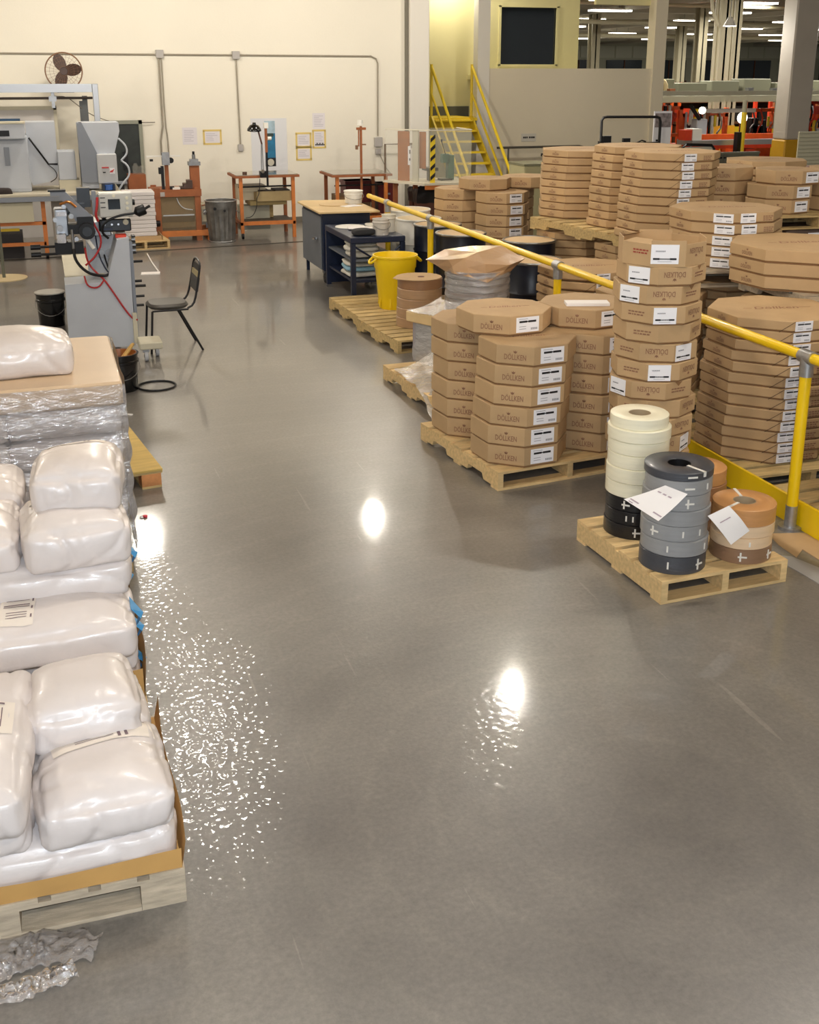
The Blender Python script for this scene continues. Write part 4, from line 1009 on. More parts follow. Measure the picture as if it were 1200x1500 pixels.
# second pile
for i, (z, s) in enumerate(((0.137, 9), (0.29, 10))):
    sack(-0.12, 4.44, z, 0.64, 0.44, 0.16, 0, '%s white sack at the front of the second pile with a blue end' % ('lowest' if i == 0 else 'second'), blue=(1, 0.03, 0.13, 0.05), seed=s)
    sack(-0.12, 4.98, z, 0.64, 0.58, 0.16, 0, '%s white sack at the rear of the second pile' % ('lowest' if i == 0 else 'second'), blue=(1, 0.03, 0.12, 0.04) if i else None, seed=s+1)
    sack(-0.76, 4.7, z, 0.62, 0.9, 0.16, 0, '%s white sack at the outer side of the second pile' % ('lowest' if i == 0 else 'second'), seed=s+20)
sack(-0.14, 4.26, 0.445, 0.66, 0.42, 0.165, -1, 'long white sack with a square label and a blue valve end', lbl=(-0.10, -0.02, 0.13, 0.26, -4, 0), blue=(1, 0.02, 0.14, 0.06), seed=12)
sack(-0.13, 4.52, 0.60, 0.66, 0.44, 0.155, 0, 'white sack with a blue edge below the plump pair', blue=(1, 0.02, 0.13, 0.05), seed=13)
sack(-0.13, 4.98, 0.445, 0.64, 0.50, 0.16, 0, 'third white sack at the rear of the second pile', blue=(1, 0.02, 0.12, 0.04), seed=14)
sack(-0.13, 5.0, 0.60, 0.62, 0.46, 0.16, 2, 'fourth white sack at the rear of the second pile', seed=15)
sack(0.0, 4.47, 0.75, 0.40, 0.42, 0.19, 3, 'plump white sack, lower of the pair on the second pile', lbl=(-0.02, 0.13, 0.30, 0.09, 2, 1), seed=16)
sack(0.03, 4.60, 0.93, 0.35, 0.40, 0.185, -4, 'plump white sack topping the second pile', lbl=(0.0, 0.12, 0.24, 0.06, -6, 1), seed=17)
sack(-0.44, 4.55, 0.75, 0.44, 0.5, 0.16, 0, 'white sack at the frame edge beside the plump pair', seed=18)
sack(-0.46, 5.0, 0.75, 0.5, 0.44, 0.17, 0, 'white sack at the frame edge behind the plump pair', seed=19)
sack(0.02, 5.02, 0.755, 0.36, 0.4, 0.16, 0, 'white sack hidden behind the top plump sack', seed=20)
# film-wrapped third pile under a cardboard cap
t = thing('wrapped_sacks', 'stack of white sacks wrapped in shiny film under a brown cardboard cap', 'pallet load', (-0.28, 6.39, 0))
x0, x1, y0, y1 = -0.86, 0.29, 5.84, 6.95
for yy in (y0, 6.34, y1-0.1):
    MB().bx(x0, x1, yy, yy+0.1, 0, 0.115).build('pallet_runner', WOOD_O, t)
for i in range(6):
    MB().bx(x0+i*0.195, x0+i*0.195+0.16, y0, y1, 0.115, 0.132).build('deck_board', WOOD_O, t)
sm = [sack_mesh(0.575, 0.56, 0.168, s) for s in (31, 32)]; sm2 = bpy.data.meshes
for l in range(5):
    for i in range(2):
        for j in range(2):
            o = bpy.data.objects.new('sack', sm[(l+i+j) % 2]); COL.objects.link(o); o.parent = t
            o.location = (x0+0.29+i*0.565+0.28, y0+0.28+j*0.555-6.39, 0.130+l*0.168); o.rotation_euler = (0, 0, PI*((l+j) % 2))
cap = MB().bx(x0-0.01, x1+0.015, y0-0.015, y1+0.01, 0.965, 1.095, bev=0.012).build('cardboard_cap', mat('cap_card', (198, 172, 140), 0.5, var=0.05, vscale=3, bump=0.1, bscale=5, coat=0.25), t, smooth=True)
for o in t.children:
    if o.name.startswith('sack'): o.location.x = o.location.x - 0.28 + 0.28
def wrap(u, v):
    per = u*4; k = int(per) % 4; s = per-int(per)
    a, b, c, d = x0-0.015, x1+0.02, y0-0.022, y1+0.015
    p = [(a+(b-a)*s, c), (b, c+(d-c)*s), (b-(b-a)*s, d), (a, d-(d-c)*s)][k]
    z = 0.10+v*0.985; n = noise.noise(Vector((p[0]*5, p[1]*5, z*9))); bul = 0.018*abs(math.sin((z-0.13)/0.168*PI)) if z < 0.96 else 0.012
    nx, ny = [(0, -1), (1, 0), (0, 1), (-1, 0)][k]
    return (p[0]+nx*(0.012*n+bul), p[1]+ny*(0.012*n+bul), z)
MB().grid(wrap, 96, 44).build('stretch_film', film_mat('load_film', 0.16, (242, 244, 248), 10.0), t, smooth=True)
sack(-0.25, 6.26, 1.096, 0.62, 0.46, 0.185, 2, 'white sack lying alone on the film-wrapped cardboard cap', seed=21)
# plywood-covered pallet behind
t = thing('plywood_pallet', 'empty wooden pallet covered with a plywood sheet beside the wrapped sacks', 'pallet', (0.02, 7.60, 0), R(7.8))
MB().bx(-0.52, 0.50, -0.55, 0.55, 0.118, 0.132).build('plywood_sheet', PLY, t, local=True)
for x in (-0.46, -0.02, 0.42):
    MB().bx(x-0.06, x+0.07, -0.54, 0.54, 0.0, 0.016).build('bottom_board', WOOD_O, t, local=True)
    for y in (-0.54, -0.05, 0.44): MB().bx(x-0.06, x+0.07, y, y+0.1, 0.016, 0.10).build('block', mat('block_wood', (190, 130, 80), 0.85, var=0.3, vscale=12), t, local=True)
for y in (-0.54, -0.05, 0.44): MB().bx(-0.52, 0.50, y, y+0.1, 0.10, 0.118).build('cross_board', WOOD_O, t, local=True)
# torn film on the floor
def wad(pts, w_, label, seed):
    P = [Vector(p) for p in pts]
    def f(u, v):
        q = u*(len(P)-1); i = min(int(q), len(P)-2); p = P[i].lerp(P[i+1], q-i)
        d = (P[i+1]-P[i]).normalized(); sd = Vector((-d.y, d.x, 0))
        n = noise.noise(Vector((u*9+seed, v*4, seed))); n2 = noise.noise(Vector((u*14, v*7+seed, 3)))
        return p + sd*(w_*(v-0.5)*(1+0.7*n)) + Vector((0, 0, 0.006+0.032*max(0, n2+0.35)*math.sin(PI*min(1, max(0, v*0.96+0.02)))))
    return solo(MB().grid(f, 46, 14), 'torn_film', film_mat('scrap_film', 0.36, (214, 208, 204), 16), label, 'film', smooth=2)
wad([(-0.42, 3.06, 0), (-0.30, 3.10, 0), (-0.20, 3.09, 0), (-0.05, 3.035, 0)], 0.13, 'crumpled clear film trailing from the front pallet onto the floor', 1)
wad([(-0.46, 2.98, 0), (-0.33, 3.03, 0), (-0.20, 3.06, 0)], 0.09, 'narrow twisted strip of clear film before the front pallet', 5)
wad([(-0.44, 2.94, 0), (-0.3, 2.925, 0), (-0.22, 2.94, 0), (-0.12, 2.965, 0)], 0.085, 'flat wad of dusty film nearest the frame bottom', 9)
solo(MB().bx(-0.03, 0.03, -0.008, 0.008, 0, 0.008, Matrix.Translation((0.50, 8.87, 0)) @ Matrix.Rotation(R(-35), 4, 'Z')), 'paint_stick', WHITE_S, 'tiny white stick on the floor beside the wrapped sacks', 'stick')
t = thing('crumpled_wrapper', 'tiny red and white wrapper lying on the floor by the plywood pallet', 'litter', (0.424, 6.62, 0))
MB().lathe([(0, 0), (0.016, 0.004), (0.013, 0.013), (0, 0.016)], 7, jit=0.3).build('red_half', mat('wrapper_red', (200, 30, 50), 0.5), t, local=True)
MB().lathe([(0, 0), (0.014, 0.003), (0.011, 0.010), (0, 0.013)], 7, (-0.022, 0.0, 0), jit=0.3, seed=2).build('white_half', WHITE_S, t, local=True)

# ------------------------------------------------------------------ black pails, hoop
t = pail(0.50, 9.66, 0, 0.155, 0.33, 'paint_pail', BLK_G, 'open black pail with an amber inside and wooden paddles, beside the wrapped sacks', inner=mat('amber_residue', (150, 90, 30), 0.3))
MB().lathe([(0.136, 0.27), (0.146, 0.331), (0.140, 0.331), (0.130, 0.27), (0.136, 0.27)], 28).build('amber_rim', mat('amber_residue'), t, smooth=True, local=True)
for a, b in (((-0.03, -0.04, 0.2), (0.13, 0.02, 0.40)), ((-0.05, 0.0, 0.2), (0.12, 0.06, 0.385))):
    MB().cyl(a, b, 0.012, n=6).build('paddle', mat('stick_wood', (206, 168, 96), 0.7), t, local=True)
pail(-0.03, 12.55, 0, 0.15, 0.36, 'paint_pail', BLK_G, 'closed black pail with a pale lid behind the lone sack', lid=mat('pail_lid', (170, 166, 158), 0.4, var=0.15, vscale=8), handle=True)
mb = MB(); mb.tube([(0.80+0.162*math.cos(a*PI/18), 9.66+0.162*math.sin(a*PI/18), 0.009) for a in range(37)], 0.009, 8)
solo(mb, 'ring_hoop', DKMET, 'dark metal hoop lying on the floor beside the black pail', 'hoop', smooth=True)
t = thing('folding_board', 'white board lying on the floor behind the chair', 'board', (1.3, 15.9, 0))
MB().prism([(1.17, 15.45), (1.42, 15.42), (1.44, 15.6), (1.19, 15.62)], 0.0, 0.012).build('panel', WHITE_S, t)
MB().tube([(1.42, 15.6, 0.01), (1.41, 16.5, 0.01), (1.42, 17.25, 0.01)], 0.01, 6).build('edge_strip', WHITE_S, t)

# ------------------------------------------------------------------ black stacking chair
t = thing('stacking_chair', 'black metal chair with dark vinyl seat and back facing the grey machine', 'chair', (1.10, 11.1, 0), R(2))
def seatf():
    mb = MB(); pr = []
    for a in range(24):
        q = a*2*PI/24; c, s = math.cos(q), math.sin(q); pr.append((0.20*math.copysign(abs(c)**0.6, c)-0.03, 0.205*math.copysign(abs(s)**0.6, s)))
    mb.prism(pr, 0.425, 0.475, bev=0.02); return mb
seatf().build('seat', mat('seat_vinyl', (74, 70, 64), 0.5), t, smooth=True, local=True)
for s in (-1, 1):
    MB().tube([(0.14, s*0.205, 0.43), (0.20, s*0.205, 0.46), (0.235, s*0.20, 0.56), (0.285, s*0.185, 0.82)], 0.011, 8, 1).build('back_upright', DKMET, t, smooth=True, local=True)
    l = MB().tube([(-0.20, s*0.205, 0.42), (-0.235, s*0.215, 0.0)], 0.011, 8).build('leg', DKMET, t, smooth=True, local=True)
    l = MB().tube([(0.06, s*0.205, 0.42), (0.27, s*0.215, 0.0)], 0.011, 8).build('leg', DKMET, t, smooth=True, local=True)
    MB().cyl((-0.2, s*0.205, 0.42), (0.15, s*0.205, 0.42), 0.010, n=8).build('seat_rail', DKMET, t, smooth=True, local=True)
MB().tube([(0.283, -0.185, 0.81), (0.292, -0.15, 0.865), (0.296, 0, 0.88), (0.292, 0.15, 0.865), (0.283, 0.185, 0.81)], 0.011, 8, 2).build('top_rail', DKMET, t, smooth=True, local=True)
Mb = Matrix.Translation((0.262, 0, 0.67)) @ Matrix.Rotation(R(10.5), 4, 'Y')
MB().bx(-0.012, 0.012, -0.175, 0.175, -0.09, 0.05, Mb).build('backrest', mat('back_vinyl', (60, 58, 56), 0.5), t, local=True)
MB().bx(-0.011, 0.011, -0.178, 0.178, 0.05, 0.10, Mb).build('worn_band', mat('worn_foam', (176, 162, 122), 0.8), t, local=True)
MB().bx(-0.008, 0.008, -0.17, 0.17, 0.11, 0.17, Mb).build('upper_pad', DKMET, t, local=True)

# ------------------------------------------------------------------ grey pad-printing machine
t = thing('printing_machine', 'grey floor-standing machine with black hoses and a small screen beside the chair', 'machine', (0.45, 11.2, 0))
MB().extr([(0.11, 0.09), (0.725, 0.09), (0.735, 1.14), (0.625, 1.13), (0.505, 0.735), (0.12, 0.725)], 'y', 10.9, 11.32).build('side_cabinet', MGREY, t)
MB().bx(0.14, 0.62, 11.32, 12.7, 0.09, 0.72).build('rear_cabinet', MGREY, t)
MB().bx(0.13, 0.63, 11.32, 12.72, 0.72, 0.735).build('cabinet_top', MBEIGE, t)
MB().bx(0.735, 0.765, 10.92, 11.30, 0.16, 1.10).build('face_plate', MGREY_D, t)
for i, z in enumerate((0.47, 0.55, 0.66, 0.70, 0.90)):
    MB().cyl((0.765, 11.0+0.05*(i % 2), z), (0.84+0.015*(i % 3), 11.0+0.05*(i % 2), z), 0.013, n=8).build('knob', BLACK, t)
for i in range(7): MB().bx(0.765, 0.80, 10.96, 11.06, 0.98+i*0.026, 0.996+i*0.026).build('terminal', STEEL if i % 2 else BLACK, t)
MB().bx(0.74, 0.955, 10.56, 10.85, 0.12, 0.19, bev=0.01).build('foot_tray', MBEIGE, t)
MB().bx(0.715, 0.755, 10.84, 10.9, 0.13, 0.42).build('tray_bracket', MBEIGE, t)
for (x, y) in ((0.80, 10.62), (0.92, 10.8), (0.2, 11.0), (0.25, 12.6)):
    c = MB().bx(x-0.03, x+0.03, y-0.03, y+0.03, 0.09, 0.125).build('caster', STEEL, t)
    MB().cyl((x-0.016, y-0.01, 0.05), (x+0.016, y-0.01, 0.05), 0.05, n=18).build('wheel', mat('caster_grey', (176, 178, 182), 0.5), c, smooth=True)
    MB().cyl((x-0.019, y-0.01, 0.05), (x+0.019, y-0.01, 0.05), 0.022, n=12).build('hub', DKMET, c, smooth=True)
MB().bx(0.62, 0.72, 11.0, 11.1, 1.135, 1.16).build('red_bracket', REDP, t)
MB().bx(0.36, 0.62, 11.4, 11.55, 0.735, 1.12).build('inner_panel', MGREY, t)
for x in (0.49, 0.58): MB().cyl((x, 11.40, 0.93), (x, 11.385, 0.93), 0.045, n=18).build('gauge', STEEL, t, smooth=True)
MB().bx(0.38, 0.60, 11.25, 11.6, 1.12, 1.27, bev=0.01).build('head_block', STEEL, t)
MB().bx(0.48, 0.78, 11.1, 11.35, 1.18, 1.30, bev=0.01).build('ink_carriage', BLK_G, t)
MB().bx(0.52, 0.60, 11.08, 11.2, 1.2, 1.22).build('carriage_plate', NAVY, t)
for x in (0.53, 0.60, 0.66): MB().cyl((x, 11.1, 1.25), (x, 11.085, 1.25), 0.01, n=8).build('screw_head', CHROME, t)
MB().cyl((0.73, 11.1, 1.27), (0.73, 11.07, 1.27), 0.026, n=16).build('dial', MBEIGE, t)
cb = MB().bx(0.49, 0.80, 11.0, 11.18, 1.33, 1.555, bev=0.01).build('control_box', mat('control_face', (196, 196, 190), 0.45), t)
MB().bx(0.575, 0.685, 10.994, 11.0, 1.405, 1.50).build('screen', GLASS_D, cb)
for i in range(3):
    MB().cyl((0.75, 11.0, 1.41+i*0.048), (0.75, 10.985, 1.41+i*0.048), 0.014, n=12).build('button', mat('button_cream', (226, 220, 196), 0.4), cb)
    MB().bx(0.505, 0.55, 10.996, 11.0, 1.42+i*0.045, 1.428+i*0.045).build('caption_line', BLACKINK, cb)
MB().cyl((0.63, 11.0, 1.53), (0.63, 10.985, 1.53), 0.014, n=12).build('button', mat('button_cream'), cb)
MB().cyl((0.80, 11.06, 1.46), (0.825, 11.06, 1.46), 0.03, n=16).build('side_knob', BLACK, cb)
MB().tube([(0.55, 11.15, 1.33), (0.50, 11.2, 1.27)], 0.02, 6).build('box_arm', STEEL, t)
MB().extr([(0.06, 1.585), (0.19, 1.585), (0.42, 1.345), (0.41, 1.30), (0.27, 1.30), (0.14, 1.545), (0.06, 1.545)], 'y', 11.0, 11.08).build('swing_arm', MGREY_D, t)
MB().bx(0.04, 0.2, 10.98, 11.1, 1.585, 1.60).build('arm_cap', BLACK, t)
mo = MB().cyl((0.36, 10.88, 1.22), (0.36, 11.2, 1.22), 0.075, n=24).build('motor', BLACK, t, smooth=True)
MB().cyl((0.36, 10.87, 1.22), (0.36, 10.89, 1.22), 0.045, n=20).build('motor_cap', BLK_G, mo, smooth=True)
MB().bx(0.28, 0.43, 10.98, 11.15, 1.25, 1.345).build('motor_mount', BLACK, t)
MB().bx(0.19, 0.30, 10.95, 11.15, 1.19, 1.28).build('valve_block', BLACK, t)
MB().bx(0.08, 0.20, 11.05, 11.25, 1.16, 1.42, bev=0.012).build('casting', ALU, t)
MB().bx(0.08, 0.17, 10.95, 11.05, 1.11, 1.20, bev=0.006).build('polished_block', CHROME, t)
MB().bx(0.06, 0.32, 11.0, 11.2, 1.0, 1.11).build('lower_block', BLACK, t)
MB().bx(0.10, 0.19, 10.96, 11.05, 1.36, 1.40).build('bright_plate', CHROME, t)
for z in (1.07, 1.0): MB().cyl((-0.08, 11.05, z), (0.08, 11.05, z), 0.012, n=8).cyl((-0.16, 11.05, z), (-0.07, 11.05, z), 0.024, n=10).build('clamp_handle', BLACK, t)
MB().cyl((0.225, 10.92, 1.24), (0.225, 10.92, 1.05), 0.014, n=10).build('fitting', STEEL, t)
for r_, pts, m, nm in ((0.014, [(0.225, 10.92, 1.06), (0.23, 10.88, 0.95), (0.33, 10.86, 0.83), (0.48, 10.88, 0.79), (0.54, 10.95, 0.80)], BLACK, 'black_hose'),
                   (0.009, [(0.42, 11.0, 1.30), (0.50, 10.95, 1.12), (0.42, 10.9, 0.98), (0.32, 10.9, 0.90)], RED, 'red_hose'),
                   (0.009, [(0.33, 11.0, 1.05), (0.34, 10.92, 0.92), (0.42, 10.88, 0.82), (0.48, 10.885, 0.76), (0.56, 10.885, 0.62), (0.66, 10.885, 0.44), (0.72, 10.88, 0.36), (0.755, 10.84, 0.36)], RED, 'red_hose'),
                   (0.008, [(0.30, 10.9, 0.80), (0.32, 10.87, 0.70), (0.42, 10.87, 0.68), (0.48, 10.885, 0.76)], RED, 'red_hose'),
                   (0.007, [(0.44, 11.1, 1.15), (0.45, 11.0, 0.98), (0.50, 10.95, 0.85), (0.55, 10.95, 0.79)], NAVY, 'blue_hose'),
                   (0.008, [(0.52, 11.36, 0.92), (0.53, 11.2, 0.85), (0.55, 11.0, 0.79)], BLACK, 'black_hose'),
                   (0.012, [(0.55, 10.95, 1.14), (0.49, 10.92, 1.2), (0.52, 10.9, 1.30), (0.66, 10.88, 1.36), (0.80, 10.88, 1.375)], BLACK, 'gooseneck')):
    MB().tube(pts, r_, 8, 2).build(nm, m, t, smooth=True)
g = MB().lathe([(0.012, 0), (0.05, 0.03), (0.052, 0.10), (0.045, 0.11), (0.0, 0.11)], 20)
bmesh.ops.transform(g.bm, matrix=Matrix.Translation((0.80, 10.88, 1.375)) @ Matrix.Rotation(R(70), 4, 'Y'), verts=g.bm.verts)
g.build('task_lamp_head', BLACK, t, smooth=True)
MB().cyl((0.88, 10.88, 1.40), (0.95, 10.88, 1.44), 0.013, n=8).build('lamp_grip', BLACK, t, smooth=True)
for i, (x, y, z, r_) in enumerate(((0.085, 11.0, 1.33, 0.022), (0.12, 10.98, 1.25, 0.028), (0.17, 11.0, 1.45, 0.02), (0.23, 11.0, 1.36, 0.025), (0.26, 10.97, 1.15, 0.02))):
    MB().cyl((x, y, z), (x, y-0.06, z), r_, n=12).build('adjuster_knob', STEEL if i % 2 else ALU, t, smooth=True)
MB().tube([(0.14, 10.98, 1.47), (0.22, 10.96, 1.50), (0.28, 10.97, 1.44)], 0.012, 6, 1).build('copper_pipe', mat('copper', (184, 120, 60), 0.35, metal=0.7), t, smooth=True)
MB().bx(0.20, 0.36, 11.06, 11.2, 1.36, 1.46).bx(0.30, 0.42, 11.12, 11.24, 1.42, 1.60).build('black_gearbox', BLK_G, t)
MB().bx(0.43, 0.47, 11.0, 11.06, 1.36, 1.58).build('upright_bar', MGREY_D, t)
MB().tube([(0.48, 11.0, 1.52), (0.47, 10.97, 1.44), (0.45, 10.96, 1.36), (0.47, 10.98, 1.30)], 0.012, 6, 1).build('red_hose', RED, t, smooth=True)
MB().tube([(0.33, 10.96, 1.18), (0.38, 10.94, 1.10), (0.41, 10.93, 1.05)], 0.018, 8).build('white_cylinder', WHITE, t, smooth=True)
# post with a round floor base at the frame edge
t = thing('floor_stand', 'thin grey post on a round tan floor plate at the frame edge', 'stand', (-0.60, 15.75, 0))
MB().lathe([(0, 0), (0.30, 0), (0.30, 0.012), (0, 0.016)], 32).build('floor_plate', mat('stand_tan', (190, 172, 134), 0.6), t, smooth=True, local=True)
MB().cyl((0, 0, 0.012), (0, 0, 1.08), 0.022, n=12).build('pole', mat('stand_grey', (96, 98, 84), 0.5), t, smooth=True, local=True)
# ------------------------------------------------------------------ grey hopper machine on its bench
Y0 = 17.3
t = thing('hopper_machine', 'grey bench machine with two feed hoppers and control boxes at the frame edge', 'machine', (0.2, 17.9, 0))
MB().bx(-1.2, 1.10, 17.1, 18.3, 0.93, 0.975, bev=0.01).build('bench_top', mat('bench_top_beige', (196, 188, 168), 0.5, var=0.06, vscale=4), t)
MB().bx(-1.2, 1.10, 17.1, 17.14, 0.86, 0.93).build('front_apron', MGREY_D, t)
MB().bx(-1.0, -0.15, 17.35, 18.0, 0.975, 1.78, bev=0.015).build('control_cabinet', MGREY, t)
d = MB().bx(-0.72, -0.17, 17.335, 17.35, 1.03, 1.72).build('cabinet_door', MGREY, t)
MB().bx(-0.48, -0.41, 17.32, 17.335, 1.36, 1.62).build('door_latch', MGREY_D, d)
c = MB().bx(-1.0, -0.17, 17.15, 17.6, 1.74, 1.95, bev=0.012).build('top_console', MGREY, t)
MB().bx(-0.62, -0.38, 17.14, 17.15, 1.78, 1.86).build('console_slot', BLACK, c)
MB().bx(-0.92, -0.16, 17.14, 17.6, 1.95, 1.97).build('console_lid', MBEIGE, c)
MB().extr([(-0.16, 1.955), (0.247, 1.955), (0.247, 1.30), (0.22, 1.18), (0.10, 1.10), (-0.12, 1.06), (-0.15, 1.10)], 'y', 17.5, 18.1).build('feed_hopper', MGREY, t)
MB().tube([(-0.13, 17.48, 1.74), (0.11, 17.48, 1.36), (0.24, 17.48, 1.355)], 0.014, 6).build('black_strut', BLACK, t)
MB().tube([(0.10, 17.47, 1.36), (0.21, 17.46, 1.26), (0.22, 17.46, 1.16), (0.12, 17.46, 1.10)], 0.006, 6, 2).build('cable', BLACK, t)
b = MB().bx(0.245, 0.495, 17.4, 17.8, 1.13, 1.545, bev=0.01).build('relay_box', MGREY, t)
MB().bx(0.34, 0.45, 17.39, 17.41, 1.06, 1.10).build('slot', BLACK, b)
MB().bx(0.24, 0.53, 17.38, 17.82, 0.975, 1.13).build('relay_plinth', MBEIGE, t)
MB().extr([(0.55, 1.945), (0.62, 1.945), (0.80, 1.52), (0.80, 1.10), (0.56, 1.10)], 'y', 17.25, 17.55).build('hopper_side', MGREY_D, t)
MB().extr([(0.58, 1.945), (1.14, 1.945), (1.145, 1.82), (1.05, 1.50), (0.80, 1.50), (0.62, 1.80)], 'y', 17.3, 17.85).build('feed_hopper', MGREY, t)
MB().bx(0.56, 0.80, 17.35, 17.75, 1.0, 1.5).build('hopper_panel', MGREY, t)
b = MB().bx(0.79, 1.07, 17.2, 17.55, 1.08, 1.505, bev=0.012).build('gear_box', mat('gear_grey', (186, 188, 190), 0.5), t)
MB().bx(0.85, 0.95, 17.192, 17.2, 1.30, 1.32).build('red_caption', mat('label_red', (190, 60, 60), 0.6), b)
MB().bx(0.96, 1.03, 17.190, 17.2, 1.22, 1.30).build('warning_label', PAPER, b)
MB().bx(0.86, 0.90, 17.192, 17.2, 1.235, 1.25).build('caption_line', BLACKINK, b)
MB().extr([(0.955, 1.24), (1.0, 1.24), (1.025, 1.29), (1.0, 1.275), (0.97, 1.265)], 'y', 17.185, 17.19).build('warning_mark', mat('label_red'), b)
MB().bx(0.84, 1.0, 17.25, 17.5, 0.975, 1.08).build('outlet', MGREY_D, t)
MB().cyl((0.93, 17.2, 0.99), (0.93, 17.2, 1.06), 0.065, n=16).build('blue_nozzle', BLUE, t, smooth=True)
MB().bx(0.84, 0.87, 17.15, 17.25, 0.98, 1.07).bx(0.99, 1.02, 17.15, 17.25, 0.98, 1.07).build('nozzle_clamp', NAVY, t)
MB().tube([(1.12, 17.3, 1.72), (1.22, 17.3, 1.62), (1.24, 17.3, 1.50), (1.14, 17.3, 1.40)], 0.014, 8, 2).tube([(1.14, 17.3, 1.40), (1.24, 17.3, 1.32), (1.25, 17.3, 1.18), (1.15, 17.3, 1.08), (1.08, 17.3, 0.98)], 0.014, 8, 2).build('grey_hose', MGREY, t, smooth=True)
for x in (-0.02, -1.0):
    MB().bx(x-0.03, x+0.03, 18.2, 18.26, 0.0, 0.86).build('leg', ORANGE, t)
    l = MB().bx(x-0.03, x+0.03, 17.3, 17.36, 0.08, 0.86).build('leg', ORANGE, t)
    MB().cyl((x-0.02, 17.33, 0.045), (x+0.02, 17.33, 0.045), 0.045, n=14).build('caster', BLACK, l, smooth=True)
MB().bx(-1.0, -0.02, 17.3, 17.35, 0.50, 0.55).bx(-1.0, -0.02, 17.3, 17.35, 0.20, 0.25).bx(-0.04, 0.0, 17.3, 18.2, 0.5, 0.55).build('orange_rail', ORANGE, t)
MB().bx(-0.95, -0.16, 17.22, 17.30, 0.56, 0.84).build('cream_panel', mat('cream_panel', (200, 194, 170), 0.6), t)
MB().bx(0.10, 1.0, 17.6, 18.3, 0.12, 0.86).build('lower_cabinet', mat('taupe_cabinet', (164, 156, 146), 0.6, var=0.05, vscale=3), t)
MB().bx(-0.9, -0.35, 17.5, 18.0, 0.0, 0.36).build('dark_bin', mat('dark_bin', (30, 24, 24), 0.6), t)
MB().bx(-0.7, -0.38, 17.49, 17.51, 0.40, 0.44).build('yellow_strip', YEL_S, t)
cloth(-0.62, 17.2, 1.0, 0.2, 0.07, 0.06, 'dark_rag', mat('rag_dark', (52, 44, 42), 0.9), 'dark rag bundled on the bench edge of the hopper machine', 44)
# aluminium gantry with the fan
t = thing('gantry_frame', 'aluminium profile frame standing behind the hopper machine', 'frame', (0.9, 19.3, 0))
MB().bx(-2.0, 0.898, 19.25, 19.33, 2.34, 2.47, bev=0.006).build('top_beam', ALU, t)
MB().bx(0.90, 0.99, 19.25, 19.33, 0, 2.47, bev=0.006).build('post', ALU, t)
MB().bx(0.74, 0.82, 19.5, 19.56, 0, 2.28).bx(0.69, 0.74, 19.5, 19.56, 0, 2.2).build('rear_post', mat('dark_alu', (90, 92, 92), 0.5, metal=0.5), t)
MB().cyl((-2.0, 19.4, 2.25), (0.90, 19.4, 2.25), 0.02, n=10).build('dark_bar', mat('dark_bar', (70, 58, 50), 0.5), t)
MB().bx(0.26, 0.31, 19.34, 19.42, 2.1, 2.4).bx(0.22, 0.34, 19.36, 19.42, 2.20, 2.28).build('bracket', STEEL, t)
MB().tube([(0.30, 19.42, 2.28), (0.5, 19.42, 2.27), (0.62, 19.42, 2.17), (0.85, 19.6, 1.98), (1.2, 20.1, 1.84), (1.5, 20.2, 1.82), (1.95, 20.24, 1.82)], 0.007, 6, 1).build('power_cable', mat('cable_grey', (120, 112, 100), 0.6), t)
t = thing('panel_cabinet', 'pale grey cabinet panel with a blue window behind the hopper machine', 'cabinet', (-0.5, 19.8, 0))
MB().bx(-2.0, 0.28, 19.7, 20.2, 0, 2.06).build('body', mat('pale_panel', (196, 192, 188), 0.6, var=0.04, vscale=2), t)
MB().bx(0.28, 0.33, 19.69, 20.2, 0, 2.12).bx(-2.0, 0.33, 19.69, 19.72, 2.06, 2.12).build('trim_frame', MBEIGE, t)
MB().bx(-2.0, -0.25, 19.67, 19.70, 1.80, 1.93).build('blue_window', mat('blue_window', (36, 66, 96), 0.2), t)
t = thing('wall_fan', 'round fan with three dark brown blades above the aluminium beam', 'fan', (0.49, 19.5, 2.36))
fc = Vector((0.49, 19.5, 2.665)); Rf = 0.285
mb = MB(); mb.tube([fc+Vector((Rf*math.cos(a*PI/20), 0, Rf*math.sin(a*PI/20))) for a in range(41)], 0.011, 6).build('cage_rim', mat('fan_brown', (130, 96, 70), 0.5), t, smooth=True)
mb = MB()
for a in range(28):
    q = a*2*PI/28; mb.tube([fc+Vector((0.07*math.cos(q), -0.09, 0.07*math.sin(q))), fc+Vector((0.2*math.cos(q), -0.08, 0.2*math.sin(q))), fc+Vector((Rf*math.cos(q), 0, Rf*math.sin(q)))], 0.0022, 4)
for rr in (0.07, 0.16, 0.22): mb.tube([fc+Vector((rr*math.cos(a*PI/14), -0.085, rr*math.sin(a*PI/14))) for a in range(29)], 0.0022, 4)
mb.build('cage_wires', mat('fan_brown'), t)
for k_ in range(3):
    q = R((112, 8, 250)[k_]); mb = MB(); M = Matrix.Translation(fc) @ Matrix.Rotation(-q, 4, 'Y') @ Matrix.Translation((0.14, 0, 0)) @ Matrix.Rotation(R(22), 4, 'X')
    mb._add([(0.14*math.cos(a*PI/9), yy, 0.10*math.sin(a*PI/9)) for yy in (-0.004, 0.004) for a in range(18)],
            [tuple(range(17, -1, -1)), tuple(range(18, 36))] + [(a, (a+1) % 18, 18+(a+1) % 18, 18+a) for a in range(18)], M)
    mb.build('blade', mat('fan_blade', (70, 50, 42), 0.45), t)
MB().cyl(fc+Vector((0, -0.03, 0)), fc+Vector((0, 0.12, 0)), 0.06, n=18).build('motor', mat('fan_blade'), t, smooth=True)
